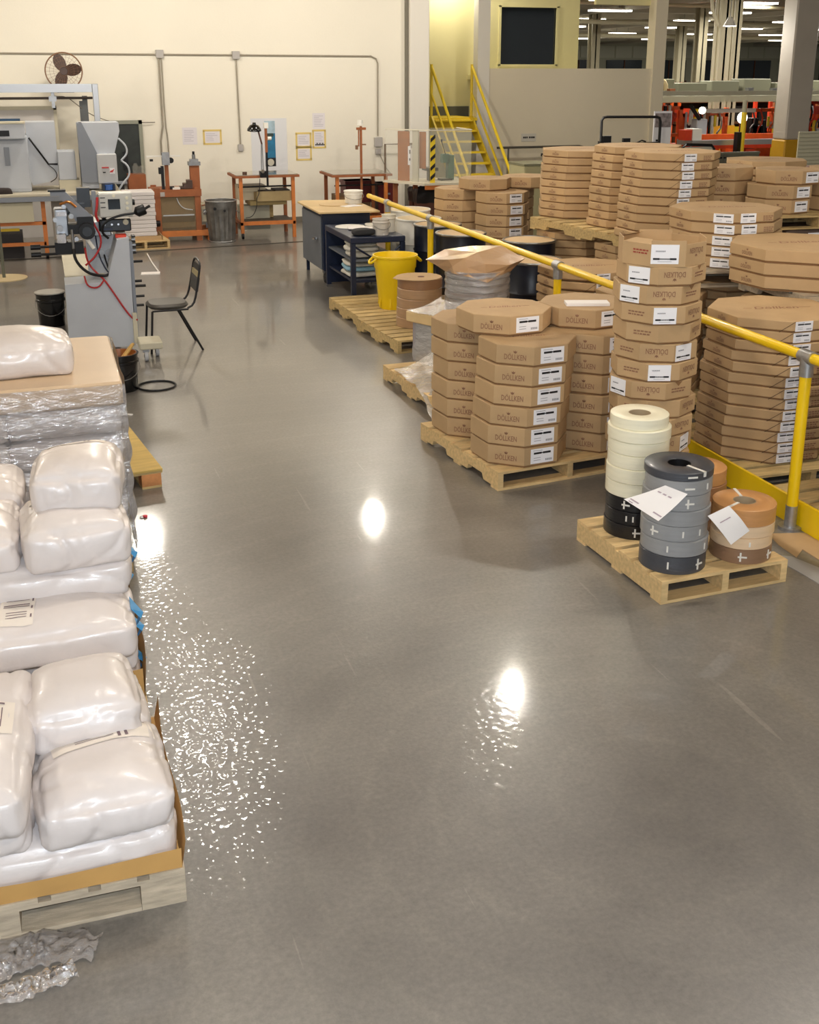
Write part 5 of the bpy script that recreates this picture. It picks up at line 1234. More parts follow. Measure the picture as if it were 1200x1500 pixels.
MB().cyl((0.49, 19.58, 2.36), (0.49, 19.58, 2.62), 0.02, n=10).bx(0.4, 0.58, 19.36, 19.62, 2.345, 2.362).build('fan_stand', DKMET, t)
MB().bx(0.36, 0.62, 19.30, 19.40, 2.335, 2.36).build('stand_foot', DKMET, t)

# ------------------------------------------------------------------ things on the back wall
YW = 20.3
GREYC = mat('conduit_paint', (158, 150, 134), 0.5, metal=0.2)
t = thing('wall_conduit', 'long grey conduit along the back wall with drops and boxes', 'conduit', (2.1, YW-0.03, 1.3))
yc = YW-0.03
MB().tube([(-6, yc, 2.965), (5.85, yc, 2.925), (5.95, yc, 2.88), (5.98, yc, 2.80), (5.97, yc, 1.52)], 0.014, 8).build('main_run', GREYC, t, smooth=True)
MB().tube([(2.078, yc, 2.95), (2.078, yc, 1.75), (2.03, yc, 1.5), (2.03, yc, 1.25)], 0.016, 8).build('drop_pipe', GREYC, t, smooth=True)
MB().tube([(2.122, yc-0.01, 2.95), (2.122, yc-0.01, 1.8), (2.15, yc-0.01, 1.55), (2.15, yc-0.01, 1.25)], 0.013, 8, 1).build('drop_cable', GREYC, t, smooth=True)
MB().tube([(3.405, yc, 2.93), (3.42, yc, 1.42)], 0.013, 8).build('drop_pipe', GREYC, t, smooth=True)
for x, z in ((2.10, 2.94), (3.405, 2.925)):
    MB().bx(x-0.065, x+0.065, YW-0.075, YW, z-0.06, z+0.075, bev=0.006).build('junction_box', mat('box_grey', (176, 172, 168), 0.5), t)
MB().bx(3.375, 3.465, YW-0.06, YW, 1.30, 1.42, bev=0.006).build('outlet_box', mat('box_grey'), t)
MB().bx(5.90, 6.05, YW-0.07, YW, 1.33, 1.50, bev=0.006).bx(5.92, 6.02, YW-0.07, YW, 1.20, 1.29).build('switch_box', mat('box_grey'), t)
MB().tube([(6.0, yc, 1.2), (6.12, yc, 0.95), (6.2, yc, 0.85)], 0.006, 6).build('lead', GREYC, t)
# pinned papers: yellow taped borders
YT = mat('yellow_tape', (226, 200, 120), 0.6)
def wall_paper(x0, x1, z0, z1, label, border=False, mark=0):
    t = thing('wall_notice', label, 'paper', ((x0+x1)/2, YW-0.004, z0), 0)
    MB().bx(x0, x1, YW-0.004, YW-0.001, z0, z1).build('sheet', mat('notice_paper', (226, 222, 226), 0.6), t)
    if border:
        b = 0.022
        MB().bx(x0-b, x1+b, YW-0.006, YW-0.002, z1-b*0.5, z1+b).bx(x0-b, x1+b, YW-0.006, YW-0.002, z0-b, z0+b*0.5).bx(x0-b, x0+b*0.5, YW-0.006, YW-0.002, z0, z1).bx(x1-b*0.5, x1+b, YW-0.006, YW-0.002, z0, z1).build('tape_border', YT, t)
    rr = random.Random(int(x0*100)); mb = MB(); n = int((z1-z0)/0.03)-2
    for i in range(n):
        z = z1-0.05-i*0.03; mb.bx(x0+0.03, x0+0.03+(x1-x0-0.06)*rr.uniform(0.5, 1), YW-0.0055, YW-0.004, z-0.004, z+0.004)
    mb.build('text_lines', mat('notice_text', (186, 182, 190), 0.7), t)
    if mark:
        mb = MB()
        for i in range(7): mb.bx(x0+0.03+i*0.026, x0+0.05+i*0.026, YW-0.007, YW-0.004, z0+0.03, z0+0.055+0.02*(i % 2))
        mb.build('dark_mark', BLACKINK, t)
wall_paper(2.41, 2.665, 1.43, 1.72, 'plain white notice on the wall above the trash can, without border')
wall_paper(2.79, 3.075, 1.44, 1.66, 'white notice framed in yellow tape above the trash can', True)
wall_paper(4.45, 4.70, 1.36, 1.585, 'upper notice framed in yellow tape between the two orange tables', True)
wall_paper(4.45, 4.70, 1.13, 1.33, 'lower notice framed in yellow tape between the two orange tables', True)
wall_paper(4.75, 4.98, 1.66, 1.94, 'highest white notice on the wall right of the taped pair')
wall_paper(4.76, 4.97, 1.34, 1.63, 'white notice with a black mark under the highest one', True, 1)
t = thing('wall_poster', 'tall white wall poster with a blue picture strip behind the desk lamp', 'poster', (4.0, YW-0.004, 0.93))
MB().bx(3.62, 4.27, YW-0.005, YW-0.001, 0.93, 1.86).build('sheet', mat('poster_paper', (222, 224, 228), 0.5), t)
MB().bx(3.865, 4.055, YW-0.007, YW-0.004, 1.02, 1.815).build('blue_picture', mat('poster_blue', (26, 110, 150), 0.5, var=0.35, vscale=7), t)
MB().bx(3.865, 4.055, YW-0.0085, YW-0.006, 1.60, 1.815).build('pale_picture', mat('poster_pale', (170, 196, 210), 0.5, var=0.2, vscale=9), t)
MB().extr([(3.90, 1.60), (3.88, 1.56), (3.96, 1.50), (4.03, 1.56), (4.02, 1.60)], 'y', YW-0.0095, YW-0.008).build('dark_shape', mat('poster_dark', (40, 62, 60), 0.5), t)
MB().bx(3.865, 4.055, YW-0.0085, YW-0.006, 1.02, 1.17).build('black_band', BLACKINK, t)
MB().cyl((3.96, YW-0.0095, 1.09), (3.96, YW-0.007, 1.09), 0.062, n=20).build('round_badge', mat('poster_badge', (200, 196, 180), 0.6), t)
# dark framed panel and brown box behind the hopper machine
t = thing('wall_switchboard', 'dark open switchboard in a grey frame behind the hopper machine', 'panel', (1.5, 20.2, 0))
MB().bx(0.95, 1.66, 20.17, 20.29, 0.85, 1.80).build('dark_back', mat('dark_green_black', (34, 40, 36), 0.5, var=0.3, vscale=10), t)
MB().bx(0.92, 1.72, 20.14, 20.18, 1.80, 1.86).bx(1.66, 1.72, 20.14, 20.29, 0.80, 1.86).build('frame', mat('frame_greygreen', (140, 142, 126), 0.5), t)
MB().bx(0.95, 1.35, 20.13, 20.3, 0.0, 0.85).build('dark_base', mat('dark_base', (30, 30, 30), 0.6), t)
MB().bx(0.95, 1.4, 20.12, 20.16, 0.80, 0.85).build('shelf_edge', ALU, t)
MB().bx(1.36, 1.44, 20.10, 20.14, 1.05, 1.35).build('breaker', BLACK, t)
t = thing('wooden_cabinet', 'small rust brown cabinet with glass jars beside the switchboard', 'cabinet', (1.55, 19.9, 0))
MB().bx(1.40, 1.69, 19.75, 20.1, 0, 0.98).build('body', RUST, t)
tag(MB().lathe([(0, 0), (0.055, 0), (0.055, 0.13), (0.03, 0.16), (0.03, 0.18), (0, 0.18)], 16, (1.54, 19.9, 0.98)).build('glass_jar', ACRY, None, smooth=True), 'clear jar standing on the rust brown cabinet', 'jar')
tag(MB().lathe([(0, 0), (0.05, 0), (0.05, 0.11), (0.025, 0.14), (0, 0.14)], 16, (1.64, 19.9, 0.98)).build('glass_jar', ACRY, None, smooth=True), 'smaller clear jar at the outer corner of the rust brown cabinet', 'jar')

# ------------------------------------------------------------------ crate with stacked white sheets
P_CR = pallet_kit(0.75, 0.7, WOOD, True, 5)
P_CR.place((1.42, 18.1, 0), R(5), 'small wooden pallet under the white sheet stack near the tank machine', 'pallet')
t = thing('carton_tray', 'open cardboard tray under the white sheet stack', 'cardboard', (1.42, 18.1, 0.13))
MB().bx(1.12, 1.72, 17.82, 18.4, 0.13, 0.135).bx(1.12, 1.72, 17.82, 17.83, 0.135, 0.20).bx(1.71, 1.72, 17.82, 18.4, 0.135, 0.20).build('tray', CARD, t)
for i in range(12):
    x = 0.006*math.sin(i*2.3)
    solo(MB().bx(1.16+x, 1.64+x, 17.86, 18.34, 0.136+i*0.062, 0.136+i*0.062+0.058, bev=0.006), 'foam_sheet_bundle', mat('foam_white', (220, 214, 212), 0.7, rand=0.04),
         '%s bundle of the white sheet stack' % ORD[i], 'bundle', group='white sheet bundles')
# ------------------------------------------------------------------ tank machine
t = thing('test_tank', 'rust orange frame with a murky glass tank and upright posts', 'machine', (2.05, 18.7, 0))
ya, yb = 18.5, 19.1
for x in (1.70, 2.34):
    for y in (ya, yb): MB().bx(x, x+0.09, y, y+0.05, 0.0 if x > 2 else 0.10, 0.86).build('upright', RUST, t)
MB().bx(1.66, 2.45, ya-0.01, yb+0.06, 0.72, 0.83).build('top_frame', RUST, t)
MB().bx(1.78, 2.62, ya-0.02, ya+0.06, 0.08, 0.17).bx(1.78, 2.62, yb, yb+0.06, 0.08, 0.17).build('bottom_frame', ORANGE, t)
for x in (1.85, 2.55): MB().bx(x-0.03, x+0.03, ya, yb, 0, 0.08).build('foot', ORANGE, t)
MB().bx(1.79, 2.33, ya+0.04, yb, 0.18, 0.70).build('tank_back', mat('murk', (112, 90, 62), 0.6, var=0.4, vscale=6), t)
MB().bx(1.78, 2.34, ya+0.02, ya+0.035, 0.17, 0.72).build('glass_pane', mat('tank_glass', (170, 150, 116), 0.08, alpha=0.35), t)
MB().bx(1.80, 2.33, ya+0.022, ya+0.038, 0.31, 0.40).bx(1.80, 2.33, ya+0.022, ya+0.038, 0.18, 0.22).build('dark_band', BLACK, t)
MB().bx(1.82, 2.32, ya+0.018, ya+0.036, 0.41, 0.43).build('water_line', MGREY, t)
MB().bx(1.79, 1.86, ya-0.02, ya+0.0, 0.73, 0.80).build('plate', mat('box_grey'), t)
MB().bx(2.30, 2.45, 18.6, 18.72, 0.60, 1.20).build('tall_post', RUST, t)
MB().bx(2.28, 2.47, 18.58, 18.74, 1.20, 1.26).bx(2.31, 2.44, 18.6, 18.72, 1.26, 1.30).cyl((2.375, 18.66, 1.30), (2.375, 18.66, 1.37), 0.028, n=12).build('post_head', STEEL, t)
MB().cyl((2.375, 18.66, 1.37), (2.375, 18.66, 1.42), 0.02, n=10).build('black_tip', BLACK, t)
MB().bx(1.90, 1.96, 18.62, 18.68, 0.83, 1.30).build('short_post', RUST, t)
MB().bx(1.84, 1.885, 18.62, 18.68, 0.83, 1.20).build('black_column', BLACK, t)
MB().bx(1.80, 1.87, 18.57, 18.66, 1.08, 1.18).build('black_clamp', BLACK, t)
MB().bx(1.62, 2.16, 18.6, 18.64, 1.345, 1.37).build('cross_arm', WHITE, t)
MB().bx(1.67, 1.72, 18.58, 18.63, 1.28, 1.315).build('arm_switch', BLACK, t)
MB().cyl((2.0, 18.57, 1.29), (2.0, 18.62, 1.29), 0.045, n=16).build('round_gauge', BLACK, t)
MB().bx(1.86, 1.98, 18.56, 18.64, 1.22, 1.42).build('gauge_block', STEEL, t)
MB().extr([(2.12, 0.84), (2.12, 0.87), (2.18, 0.87), (2.18, 0.92), (2.24, 0.92), (2.24, 0.97), (2.32, 0.97), (2.32, 0.84)], 'y', 18.55, 18.75).build('stepped_slide', mat('slide_dark', (70, 50, 40), 0.5), t)
MB().bx(2.0, 2.12, 18.55, 18.7, 0.83, 0.86).build('white_block', WHITE, t)
MB().cyl((1.96, 18.6, 0.85), (2.03, 18.6, 0.85), 0.03, n=10).build('black_roller', BLACK, t)
MB().bx(2.44, 2.60, 18.55, 18.9, 0.30, 0.58).build('side_box', mat('side_box_beige', (206, 196, 168), 0.5), t)
MB().tube([(2.44, 18.5, 0.56), (2.6, 18.5, 0.6), (2.63, 18.5, 0.45), (2.6, 18.5, 0.35)], 0.01, 6, 1).build('brown_tube', RUST, t)
MB().bx(2.47, 2.55, 18.5, 18.55, 0.42, 0.50).bx(2.50, 2.6, 18.5, 18.55, 0.2, 0.28).build('valve', STEEL, t)
mb = MB(); mb.tube([(2.64, 18.52+0.0*a, 0.36+0.0) for a in range(2)], 0.001, 4); mb = MB()
mb.tube([(2.63+0.055*math.cos(a*PI/9), 18.48, 0.36+0.075*math.sin(a*PI/9)) for a in range(19)], 0.01, 6).build('handwheel', BLACK, t, smooth=True)
MB().bx(2.56, 2.68, 18.5, 18.8, 0.02, 0.14).build('pump_box', mat('pump_tan', (176, 140, 92), 0.6), t)
MB().cyl((1.55, 18.45, 0.31), (1.75, 18.5, 0.30), 0.05, n=14).build('drain_pipe', BLACK, t, smooth=True)
MB().tube([(2.05, 18.51, 0.70), (2.08, 18.51, 0.60), (2.16, 18.51, 0.52), (2.3, 18.51, 0.50)], 0.008, 6, 2).build('clear_tube', MGREY, t)
# dented steel trash can
def can():
    mb = MB(); r0, r1, h = 0.20, 0.25, 0.66; n = 40; prof = []
    V = []; F = []; m = 14
    for i in range(m+1):
        z = h*i/m; r = r0+(r1-r0)*min(1, i/m*1.02)
        for k_ in range(n):
            a = 2*PI*k_/n; rr = r + 0.007*(math.cos(a*20) if 0 < i < m-1 else 0) + 0.012*noise.noise(Vector((math.cos(a)*2, math.sin(a)*2, z*4)))
            V.append((rr*math.cos(a), rr*math.sin(a), z))
    for i in range(m):
        for k_ in range(n): F.append((i*n+k_, i*n+(k_+1) % n, (i+1)*n+(k_+1) % n, (i+1)*n+k_))
    F.append(tuple(range(n-1, -1, -1))); mb._add(V, F); return mb
t = thing('trash_can', 'dented galvanized steel trash can against the back wall', 'bin', (2.725, 18.3, 0))
can().build('body', mat('dented_zinc', (118, 116, 112), 0.45, metal=0.6, var=0.35, vscale=7, bump=0.3, bscale=8), t, smooth=True, local=True)
mb = MB(); mb.tube([(0.252*math.cos(a*PI/20), 0.252*math.sin(a*PI/20), 0.66) for a in range(41)], 0.011, 6).build('rim', GALV, t, smooth=True, local=True)
mb = MB(); mb.tube([(0.21*math.cos(a*PI/20), 0.21*math.sin(a*PI/20), 0.012) for a in range(41)], 0.012, 6).build('base_ring', GALV, t, smooth=True, local=True)
MB().cyl((-0.13, -0.22, 0.55), (-0.13, -0.20, 0.55), 0.025, n=10).cyl((0.02, -0.252, 0.52), (0.02, -0.235, 0.52), 0.02, n=10).build('dent_hole', BLACK, t, local=True)
for s in (-1, 1): MB().tube([(s*0.235, -0.06, 0.50), (s*0.285, -0.05, 0.46), (s*0.285, 0.05, 0.46), (s*0.235, 0.06, 0.50)], 0.008, 6, 1).build('handle', STEEL, t, smooth=True, local=True)
# ------------------------------------------------------------------ orange tables
def orange_table(x0, x1, y0, y1, h, label, caster=False):
    t = thing('test_table', label, 'table', ((x0+x1)/2, (y0+y1)/2, 0))
    MB().bx(x0-0.07, x1+0.07, y0-0.03, y1+0.03, h-0.05, h-0.012).build('top_frame', RUST, t)
    MB().bx(x0-0.05, x1+0.05, y0-0.01, y1+0.01, h-0.012, h).build('top_plate', mat('table_glass', (150, 146, 134), 0.12, coat=0.4), t)
    for x in (x0, x1-0.06):
        for y in (y0, y1-0.05):
            z0 = 0.09 if (caster and x == x0 and y == y0) else 0
            l = MB().bx(x, x+0.055, y, y+0.05, z0, h-0.05).build('leg', ORANGE if y == y0 else RUST, t)
            if z0: MB().cyl((x+0.01, y+0.02, 0.045), (x+0.045, y+0.02, 0.045), 0.045, n=14).build('caster', BLACK, l, smooth=True)
    MB().bx(x0, x1, y0+0.005, y0+0.04, 0.22, 0.28).build('front_rail', ORANGE, t)
    MB().bx(x0, x0+0.04, y0, y1, 0.22, 0.27).bx(x1-0.05, x1-0.01, y0, y1, 0.22, 0.27).bx(x0, x1, y1-0.04, y1, 0.22, 0.27).build('side_rail', RUST, t)
    MB().cyl((x0, y0+0.1, h-0.2), (x1, y0+0.1, h-0.2), 0.014, n=8).build('dark_bar', DKMET, t)
    return t
t = orange_table(3.06, 3.99, 18.42, 19.15, 1.04, 'orange steel table with the desk lamp, on one caster', True)
MB().bx(3.35, 3.95, 18.5, 19.0, 0.61, 0.74).bx(3.35, 3.95, 18.48, 18.5, 0.60, 0.76).build('shelf_box', mat('shelf_tan', (160, 140, 98), 0.6, var=0.12, vscale=5), t)
MB().bx(3.25, 3.86, 18.55, 19.05, 0.53, 0.60).build('shelf_tray', mat('tray_olive', (150, 132, 84), 0.6), t)
MB().bx(3.68, 3.92, 18.52, 18.95, 0.74, 0.775).bx(3.42, 3.6, 18.52, 18.95, 0.74, 0.765).build('dark_lid', mat('shelf_dark', (70, 60, 48), 0.6), t)
MB().bx(3.10, 3.55, 18.75, 19.12, 0.60, 0.84).build('beige_cabinet', mat('side_box_beige'), t)
MB().bx(3.12, 3.62, 18.8, 19.1, 0.10, 0.50).build('lower_box', mat('low_box', (178, 176, 158), 0.6), t)
MB().bx(3.15, 3.95, 18.46, 19.1, 0.275, 0.285).build('lower_shelf', mat('shelf_dark'), t)
MB().bx(3.62, 3.70, 18.9, 19.0, 0.28, 0.52).build('bracket', WOOD_O, t)
MB().tube([(3.40, 18.4, 0.98), (3.38, 18.38, 0.75), (3.33, 18.38, 0.66), (3.33, 18.4, 0.5), (3.25, 18.4, 0.36), (3.14, 18.4, 0.35)], 0.006, 6, 2).build('power_cord', DKMET, t)
MB().cyl((3.17, 18.5, 1.04), (3.17, 18.5, 1.085), 0.038, n=16).build('dark_cup', mat('cup_brown', (80, 54, 40), 0.5), t, smooth=True)
t = thing('sample_post', 'orange upright post with a white cap clamped to the lamp table', 'post', (3.515, 18.36, 0.86))
MB().bx(3.50, 3.53, 18.33, 18.36, 0.86, 1.40).build('black_post', BLACK, t)
MB().bx(3.495, 3.535, 18.33, 18.36, 1.40, 1.78).build('orange_post', RUST, t)
MB().bx(3.485, 3.555, 18.32, 18.38, 1.78, 1.87).build('white_cap', WHITE, t)
MB().cyl((3.54, 18.34, 1.62), (3.60, 18.34, 1.62), 0.03, n=12).build('white_knob', WHITE, t)
t = thing('desk_lamp', 'black adjustable desk lamp clamped to the orange table edge', 'lamp', (3.44, 18.37, 1.0))
MB().bx(3.40, 3.50, 18.34, 18.46, 1.0, 1.10).build('clamp', BLACK, t)
MB().cyl((3.44, 18.33, 1.10), (3.44, 18.39, 1.10), 0.03, n=14).build('clamp_knob', CHROME, t)
MB().tube([(3.425, 18.36, 1.10), (3.435, 18.36, 1.53)], 0.008, 6).tube([(3.455, 18.36, 1.10), (3.45, 18.36, 1.53)], 0.008, 6).build('lower_arm', STEEL, t)
MB().tube([(3.44, 18.36, 1.53), (3.38, 18.36, 1.78)], 0.009, 6).tube([(3.455, 18.37, 1.53), (3.395, 18.37, 1.78)], 0.006, 6).build('upper_arm', mat('arm_brown', (90, 60, 48), 0.5), t)
mb = MB().lathe([(0.115, 0.0), (0.11, 0.03), (0.07, 0.085), (0.03, 0.10), (0.025, 0.13), (0, 0.13), (0.02, 0.10), (0.06, 0.08), (0.105, 0.02)], 28)
bmesh.ops.transform(mb.bm, matrix=Matrix.Translation((3.33, 18.36, 1.745)) @ Matrix.Rotation(R(8), 4, 'X'), verts=mb.bm.verts); mb.build('shade', BLK_G, t, smooth=True)
mb = MB().lathe([(0.0, 0.04), (0.085, 0.035), (0.1, 0.012)], 24)
bmesh.ops.transform(mb.bm, matrix=Matrix.Translation((3.33, 18.355, 1.74)) @ Matrix.Rotation(R(8), 4, 'X'), verts=mb.bm.verts); mb.build('shade_lining', mat('lining', (190, 186, 172), 0.5), t, smooth=True)
t = orange_table(4.72, 5.64, 18.55, 19.4, 1.0, 'orange steel table behind the blue cabinet with the tall sample post')
MB().bx(5.16, 5.195, 18.57, 18.60, 0.55, 1.78).build('tall_post', RUST, t)
MB().bx(5.10, 5.26, 18.56, 18.60, 1.72, 1.76).bx(5.13, 5.145, 18.57, 18.6, 1.45, 1.74).build('post_arm', RUST, t)
MB().cyl((5.165, 18.58, 1.80), (5.165, 18.58, 1.88), 0.05, n=14).build('white_cap', WHITE, t)
MB().bx(5.08, 5.12, 18.56, 18.6, 1.40, 1.47).bx(5.2, 5.26, 18.56, 18.6, 1.47, 1.49).build('clip', mat('fan_brown'), t)
MB().bx(4.80, 5.1, 18.7, 19.2, 0.45, 0.62).build('shelf_crate', mat('crate_brown', (120, 92, 60), 0.7), t)
for i, (a, b, z0, z1) in enumerate(((5.12, 5.64, 0.42, 0.80), (5.72, 6.08, 0.40, 0.74))):
    tt = thing('storage_bin', 'dark maroon storage bin %s' % ('inside the rear orange table' if i == 0 else 'on the floor rack beside the rear orange table'), 'bin', ((a+b)/2, 19.5, z0 if i == 0 else 0))
    MB().bx(a, b, 19.42, 19.8, z0 if i == 0 else 0.0, z1).build('shell', MAROON, tt); MB().bx(a-0.015, b+0.015, 19.40, 19.82, z1-0.05, z1).build('rim', MAROON, tt)
    if i == 0: MB().bx(a+0.05, b-0.05, 19.45, 19.78, 0, z0).build('stand', mat('crate_brown'), tt)
    MB().bx((a+b)/2-0.04, (a+b)/2+0.04, 19.395, 19.42, z1-0.2, z1-0.17).build('tag_holder', MGREY_D, tt)
t = thing('lined_bin', 'brown bin with a black liner folded over its rim under the clear guard', 'bin', (6.15, 18.0, 0))
MB().bx(5.92, 6.40, 17.8, 18.25, 0, 0.70).build('shell', mat('bin_brown', (92, 54, 40), 0.6, var=0.15, vscale=4), t)
def liner(u, v):
    a = 2*PI*u; c, s = math.cos(a), math.sin(a); k_ = 1/max(abs(c), abs(s)); n = noise.noise(Vector((c*4, s*4, v*3)))
    return (6.16+c*k_*(0.255+0.02*n)*(1 if v < 0.6 else 0.9), 18.02+s*k_*(0.24+0.02*n)*(1 if v < 0.6 else 0.9), 0.56+0.23*min(1, v*1.6)+0.02*n-(0.06 if v > 0.9 else 0))
MB().grid(liner, 40, 8).build('liner', mat('liner_black', (18, 18, 22), 0.35), t, smooth=True)
# ------------------------------------------------------------------ clear guard box on its table
t = thing('guard_table', 'orange legged work table with a pale wooden top under the clear guard', 'table', (6.1, 17.7, 0))
MB().prism([(5.38, 18.0), (5.85, 17.22), (6.72, 17.18), (6.74, 18.15)], 0.90, 0.935).build('top', mat('table_pale', (206, 198, 178), 0.5, var=0.05, vscale=3), t)
MB().bx(5.88, 6.70, 17.24, 17.30, 0.83, 0.90).bx(6.64, 6.70, 17.24, 18.1, 0.83, 0.90).build('top_rail', ORANGE, t)
for x, y in ((6.16, 17.26), (5.55, 17.92), (6.64, 18.06), (5.92, 17.98)): MB().bx(x, x+0.07, y, y+0.06, 0, 0.90).build('leg', ORANGE if y < 17.5 else RUST, t)
t = thing('clear_guard', 'clear plastic guard box with a hazard striped edge on the table', 'machine guard', (6.1, 17.6, 0.936))
zb, ztp = 0.936, 1.76
def pane(a, b, nm='clear_pane', m=ACRY, z0=zb, z1=ztp, th=0.006):
    a = Vector((a[0], a[1], 0)); b = Vector((b[0], b[1], 0)); n = Vector((-(b-a).y, (b-a).x, 0)).normalized()*th
    mb = MB(); V = [a, b, b+n, a+n]; mb.prism([(v.x, v.y) for v in V], z0, z1); return mb.build(nm, m, t)
A_, B_, C_, D_ = (5.42, 17.95), (5.95, 17.30), (6.66, 17.25), (6.68, 18.0)
pane(A_, B_); pane(B_, C_); pane(C_, D_); pane((6.2, 18.05), D_)
pane((5.60, 17.86), (5.74, 17.68), 'brown_panel', BROWNB, zb, ztp-0.03, 0.012); pane((5.86, 17.52), (5.935, 17.42), 'brown_panel', BROWNB, 1.15, ztp-0.03, 0.012)
pane((5.75, 17.55), (5.82, 17.46), 'grey_post', mat('guard_post', (186, 182, 166), 0.5), zb, ztp, 0.03)
pane((5.705, 17.64), (5.735, 17.60), 'white_notice', PAPER, 1.2, 1.5, 0.008)
MB().bx(5.718, 5.73, 17.595, 17.61, 1.38, 1.44).bx(5.718, 5.73, 17.595, 17.61, 1.27, 1.31).build('notice_mark', BLACKINK, t)
MB().tube([(A_[0], A_[1], ztp), (B_[0], B_[1], ztp), (C_[0], C_[1], ztp), (D_[0], D_[1], ztp)], 0.012, 4).build('top_edge', mat('guard_edge', (206, 200, 180), 0.4), t)
hz = MB().bx(5.965, 6.045, 17.27, 17.285, zb, 1.68).build('hazard_strip', YEL_S, t)
mb = MB()
for i in range(5):
    z = 0.97+i*0.15; mb.extr([(5.965, z), (5.965, z+0.06), (6.045, z+0.13), (6.045, z+0.07)], 'y', 17.266, 17.271)
mb.build('black_stripe', BLACKINK, hz)
g = thing('drill_press', 'small green bench press inside the clear guard', 'machine', (6.48, 17.7, 0.936))
MB().bx(6.40, 6.50, 17.62, 17.75, 0.94, 1.34).build('column', GREEN, g); MB().bx(6.30, 6.42, 17.62, 17.74, 1.22, 1.36).build('head', GREEN, g)
MB().bx(6.26, 6.46, 17.58, 17.76, 0.936, 0.965).build('base', DKMET, g); MB().tube([(6.34, 17.6, 1.36), (6.27, 17.6, 1.56)], 0.008, 6).build('lever', DKMET, g)
MB().cyl((6.27, 17.6, 1.56), (6.27, 17.6, 1.60), 0.018, n=8).build('lever_knob', BLACK, g)
MB().bx(6.0, 6.2, 17.55, 17.8, 1.10, 1.15).bx(6.05, 6.12, 17.6, 17.7, 0.94, 1.10).build('work_head', DKMET, g)

# ------------------------------------------------------------------ yellow stairs
t = thing('steel_stairs', 'yellow steel stairs with double handrails up to the office landing', 'stairs', (8.0, 20.8, 0))
sx0, sx1 = 7.56, 8.42; n = 9; yt, ybm = 21.90, 19.75
for sx in (sx0, sx1):
    MB().extr([(ybm-0.1, 0.0), (ybm+0.12, 0.0), (yt+0.02, 1.62), (yt+0.02, 1.80), (yt-0.10, 1.80)], 'x', sx-0.02, sx+0.02).build('stringer', YEL_S, t)
for i in range(n):
    y = ybm+(yt-ybm)*i/n; z = 1.75*(i+1)/n-0.02
    MB().bx(sx0+0.02, sx1-0.02, y, y+0.24, z-0.03, z).build('tread', YEL_S, t)
MB().bx(sx0-0.1, sx1+0.02, yt-0.02, yt+0.02, 1.55, 1.76).build('landing_fascia', YEL_S, t)
MB().bx(sx0-0.6, sx1+0.15, yt, 23.2, 1.70, 1.76).build('landing', YEL_S, t)
for sx in (sx0, sx1):
    r_ = MB().tube([(sx, yt-0.05, 2.76), (sx, ybm+0.02, 0.86)], 0.03, 8).build('handrail', YEL_S, t, smooth=True)
    MB().tube([(sx, yt-0.05, 2.24), (sx, ybm+0.02, 0.40)], 0.025, 8).build('mid_rail', YEL_S, t, smooth=True)
    MB().tube([(sx, yt-0.05, 1.62), (sx, yt-0.05, 2.80)], 0.03, 8).build('rail_post', YEL_S, t, smooth=True)
    MB().tube([(sx, ybm+0.02, 0.0), (sx, ybm+0.02, 0.88)], 0.03, 8).build('rail_post', YEL_S, t, smooth=True)
struct(MB().bx(6.9, 8.85, 23.12, 23.2, 1.74, 1.95).build('baseboard_landing', mat('dark_base_trim', (84, 84, 74), 0.6)))
# pipe handrail along the wall and small cabinets
PIPE = mat('pipe_grey', (96, 92, 84), 0.45, metal=0.4)
t = thing('pipe_railing', 'grey pipe railing along the office wall with a rounded end', 'railing', (10, 21.6, 0))
MB().tube([(8.9, 21.6, 1.17), (10.75, 21.6, 1.17), (10.88, 21.6, 1.14), (10.95, 21.6, 1.02), (10.96, 21.6, 0)], 0.024, 8).build('rail', PIPE, t, smooth=True)
for x in (9.15, 10.5, 10.68): MB().cyl((x, 21.6, 0), (x, 21.6, 1.16), 0.02, n=8).build('post', PIPE, t, smooth=True)
MB().bx(9.98, 10.1, 21.55, 21.6, 0.98, 1.12).bx(9.88, 9.94, 21.55, 21.6, 0.98, 1.04).build('black_clip', BLACK, t)
t = thing('pipe_railing', 'brown pipe railing against the back wall beside the clear guard', 'railing', (6.1, 20.0, 0))
MB().tube([(6.06, 20.1, 0), (6.06, 20.1, 1.38), (6.62, 20.05, 1.38)], 0.02, 8).build('rail', mat('pipe_brown', (110, 90, 70), 0.5), t, smooth=True)
def low_cab(x0, x1, y0, y1, h, m, m2, label):
    t = thing('metal_cabinet', label, 'cabinet', ((x0+x1)/2, (y0+y1)/2, 0))
    MB().bx(x0, x1, y0, y1, 0, h-0.03, bev=0.008).build('body', m, t); MB().bx(x0-0.01, x1+0.01, y0-0.01, y1+0.01, h-0.03, h).build('top', m2, t)
    d = MB().bx(x0+0.02, x1-0.02, y0-0.012, y0, 0.06, h-0.06).build('door', m, t); MB().bx(x1-0.07, x1-0.05, y0-0.03, y0-0.012, h*0.5, h*0.5+0.12).build('handle', DKMET, d)
CABO = mat('cab_olive', (170, 164, 126), 0.55)
low_cab(7.05, 7.52, 16.0, 16.6, 1.30, CABO, mat('cab_top', (120, 118, 92), 0.5), 'olive metal cabinet behind the small cartons at the stairs')
low_cab(8.95, 9.35, 20.7, 21.2, 0.92, mat('cab_tan', (170, 150, 104), 0.6), mat('cab_tan2', (150, 136, 100), 0.6), 'tan cabinet at the foot of the stairs')
t = thing('dark_case', 'dark case beside the olive cabinet', 'case', (7.75, 16.2, 0)); MB().bx(7.56, 7.95, 16.0, 16.5, 0, 1.30, bev=0.01).build('shell', mat('case_dark', (40, 36, 32), 0.6), t); MB().bx(7.70, 7.80, 15.98, 16.0, 1.0, 1.04).build('latch', STEEL, t)
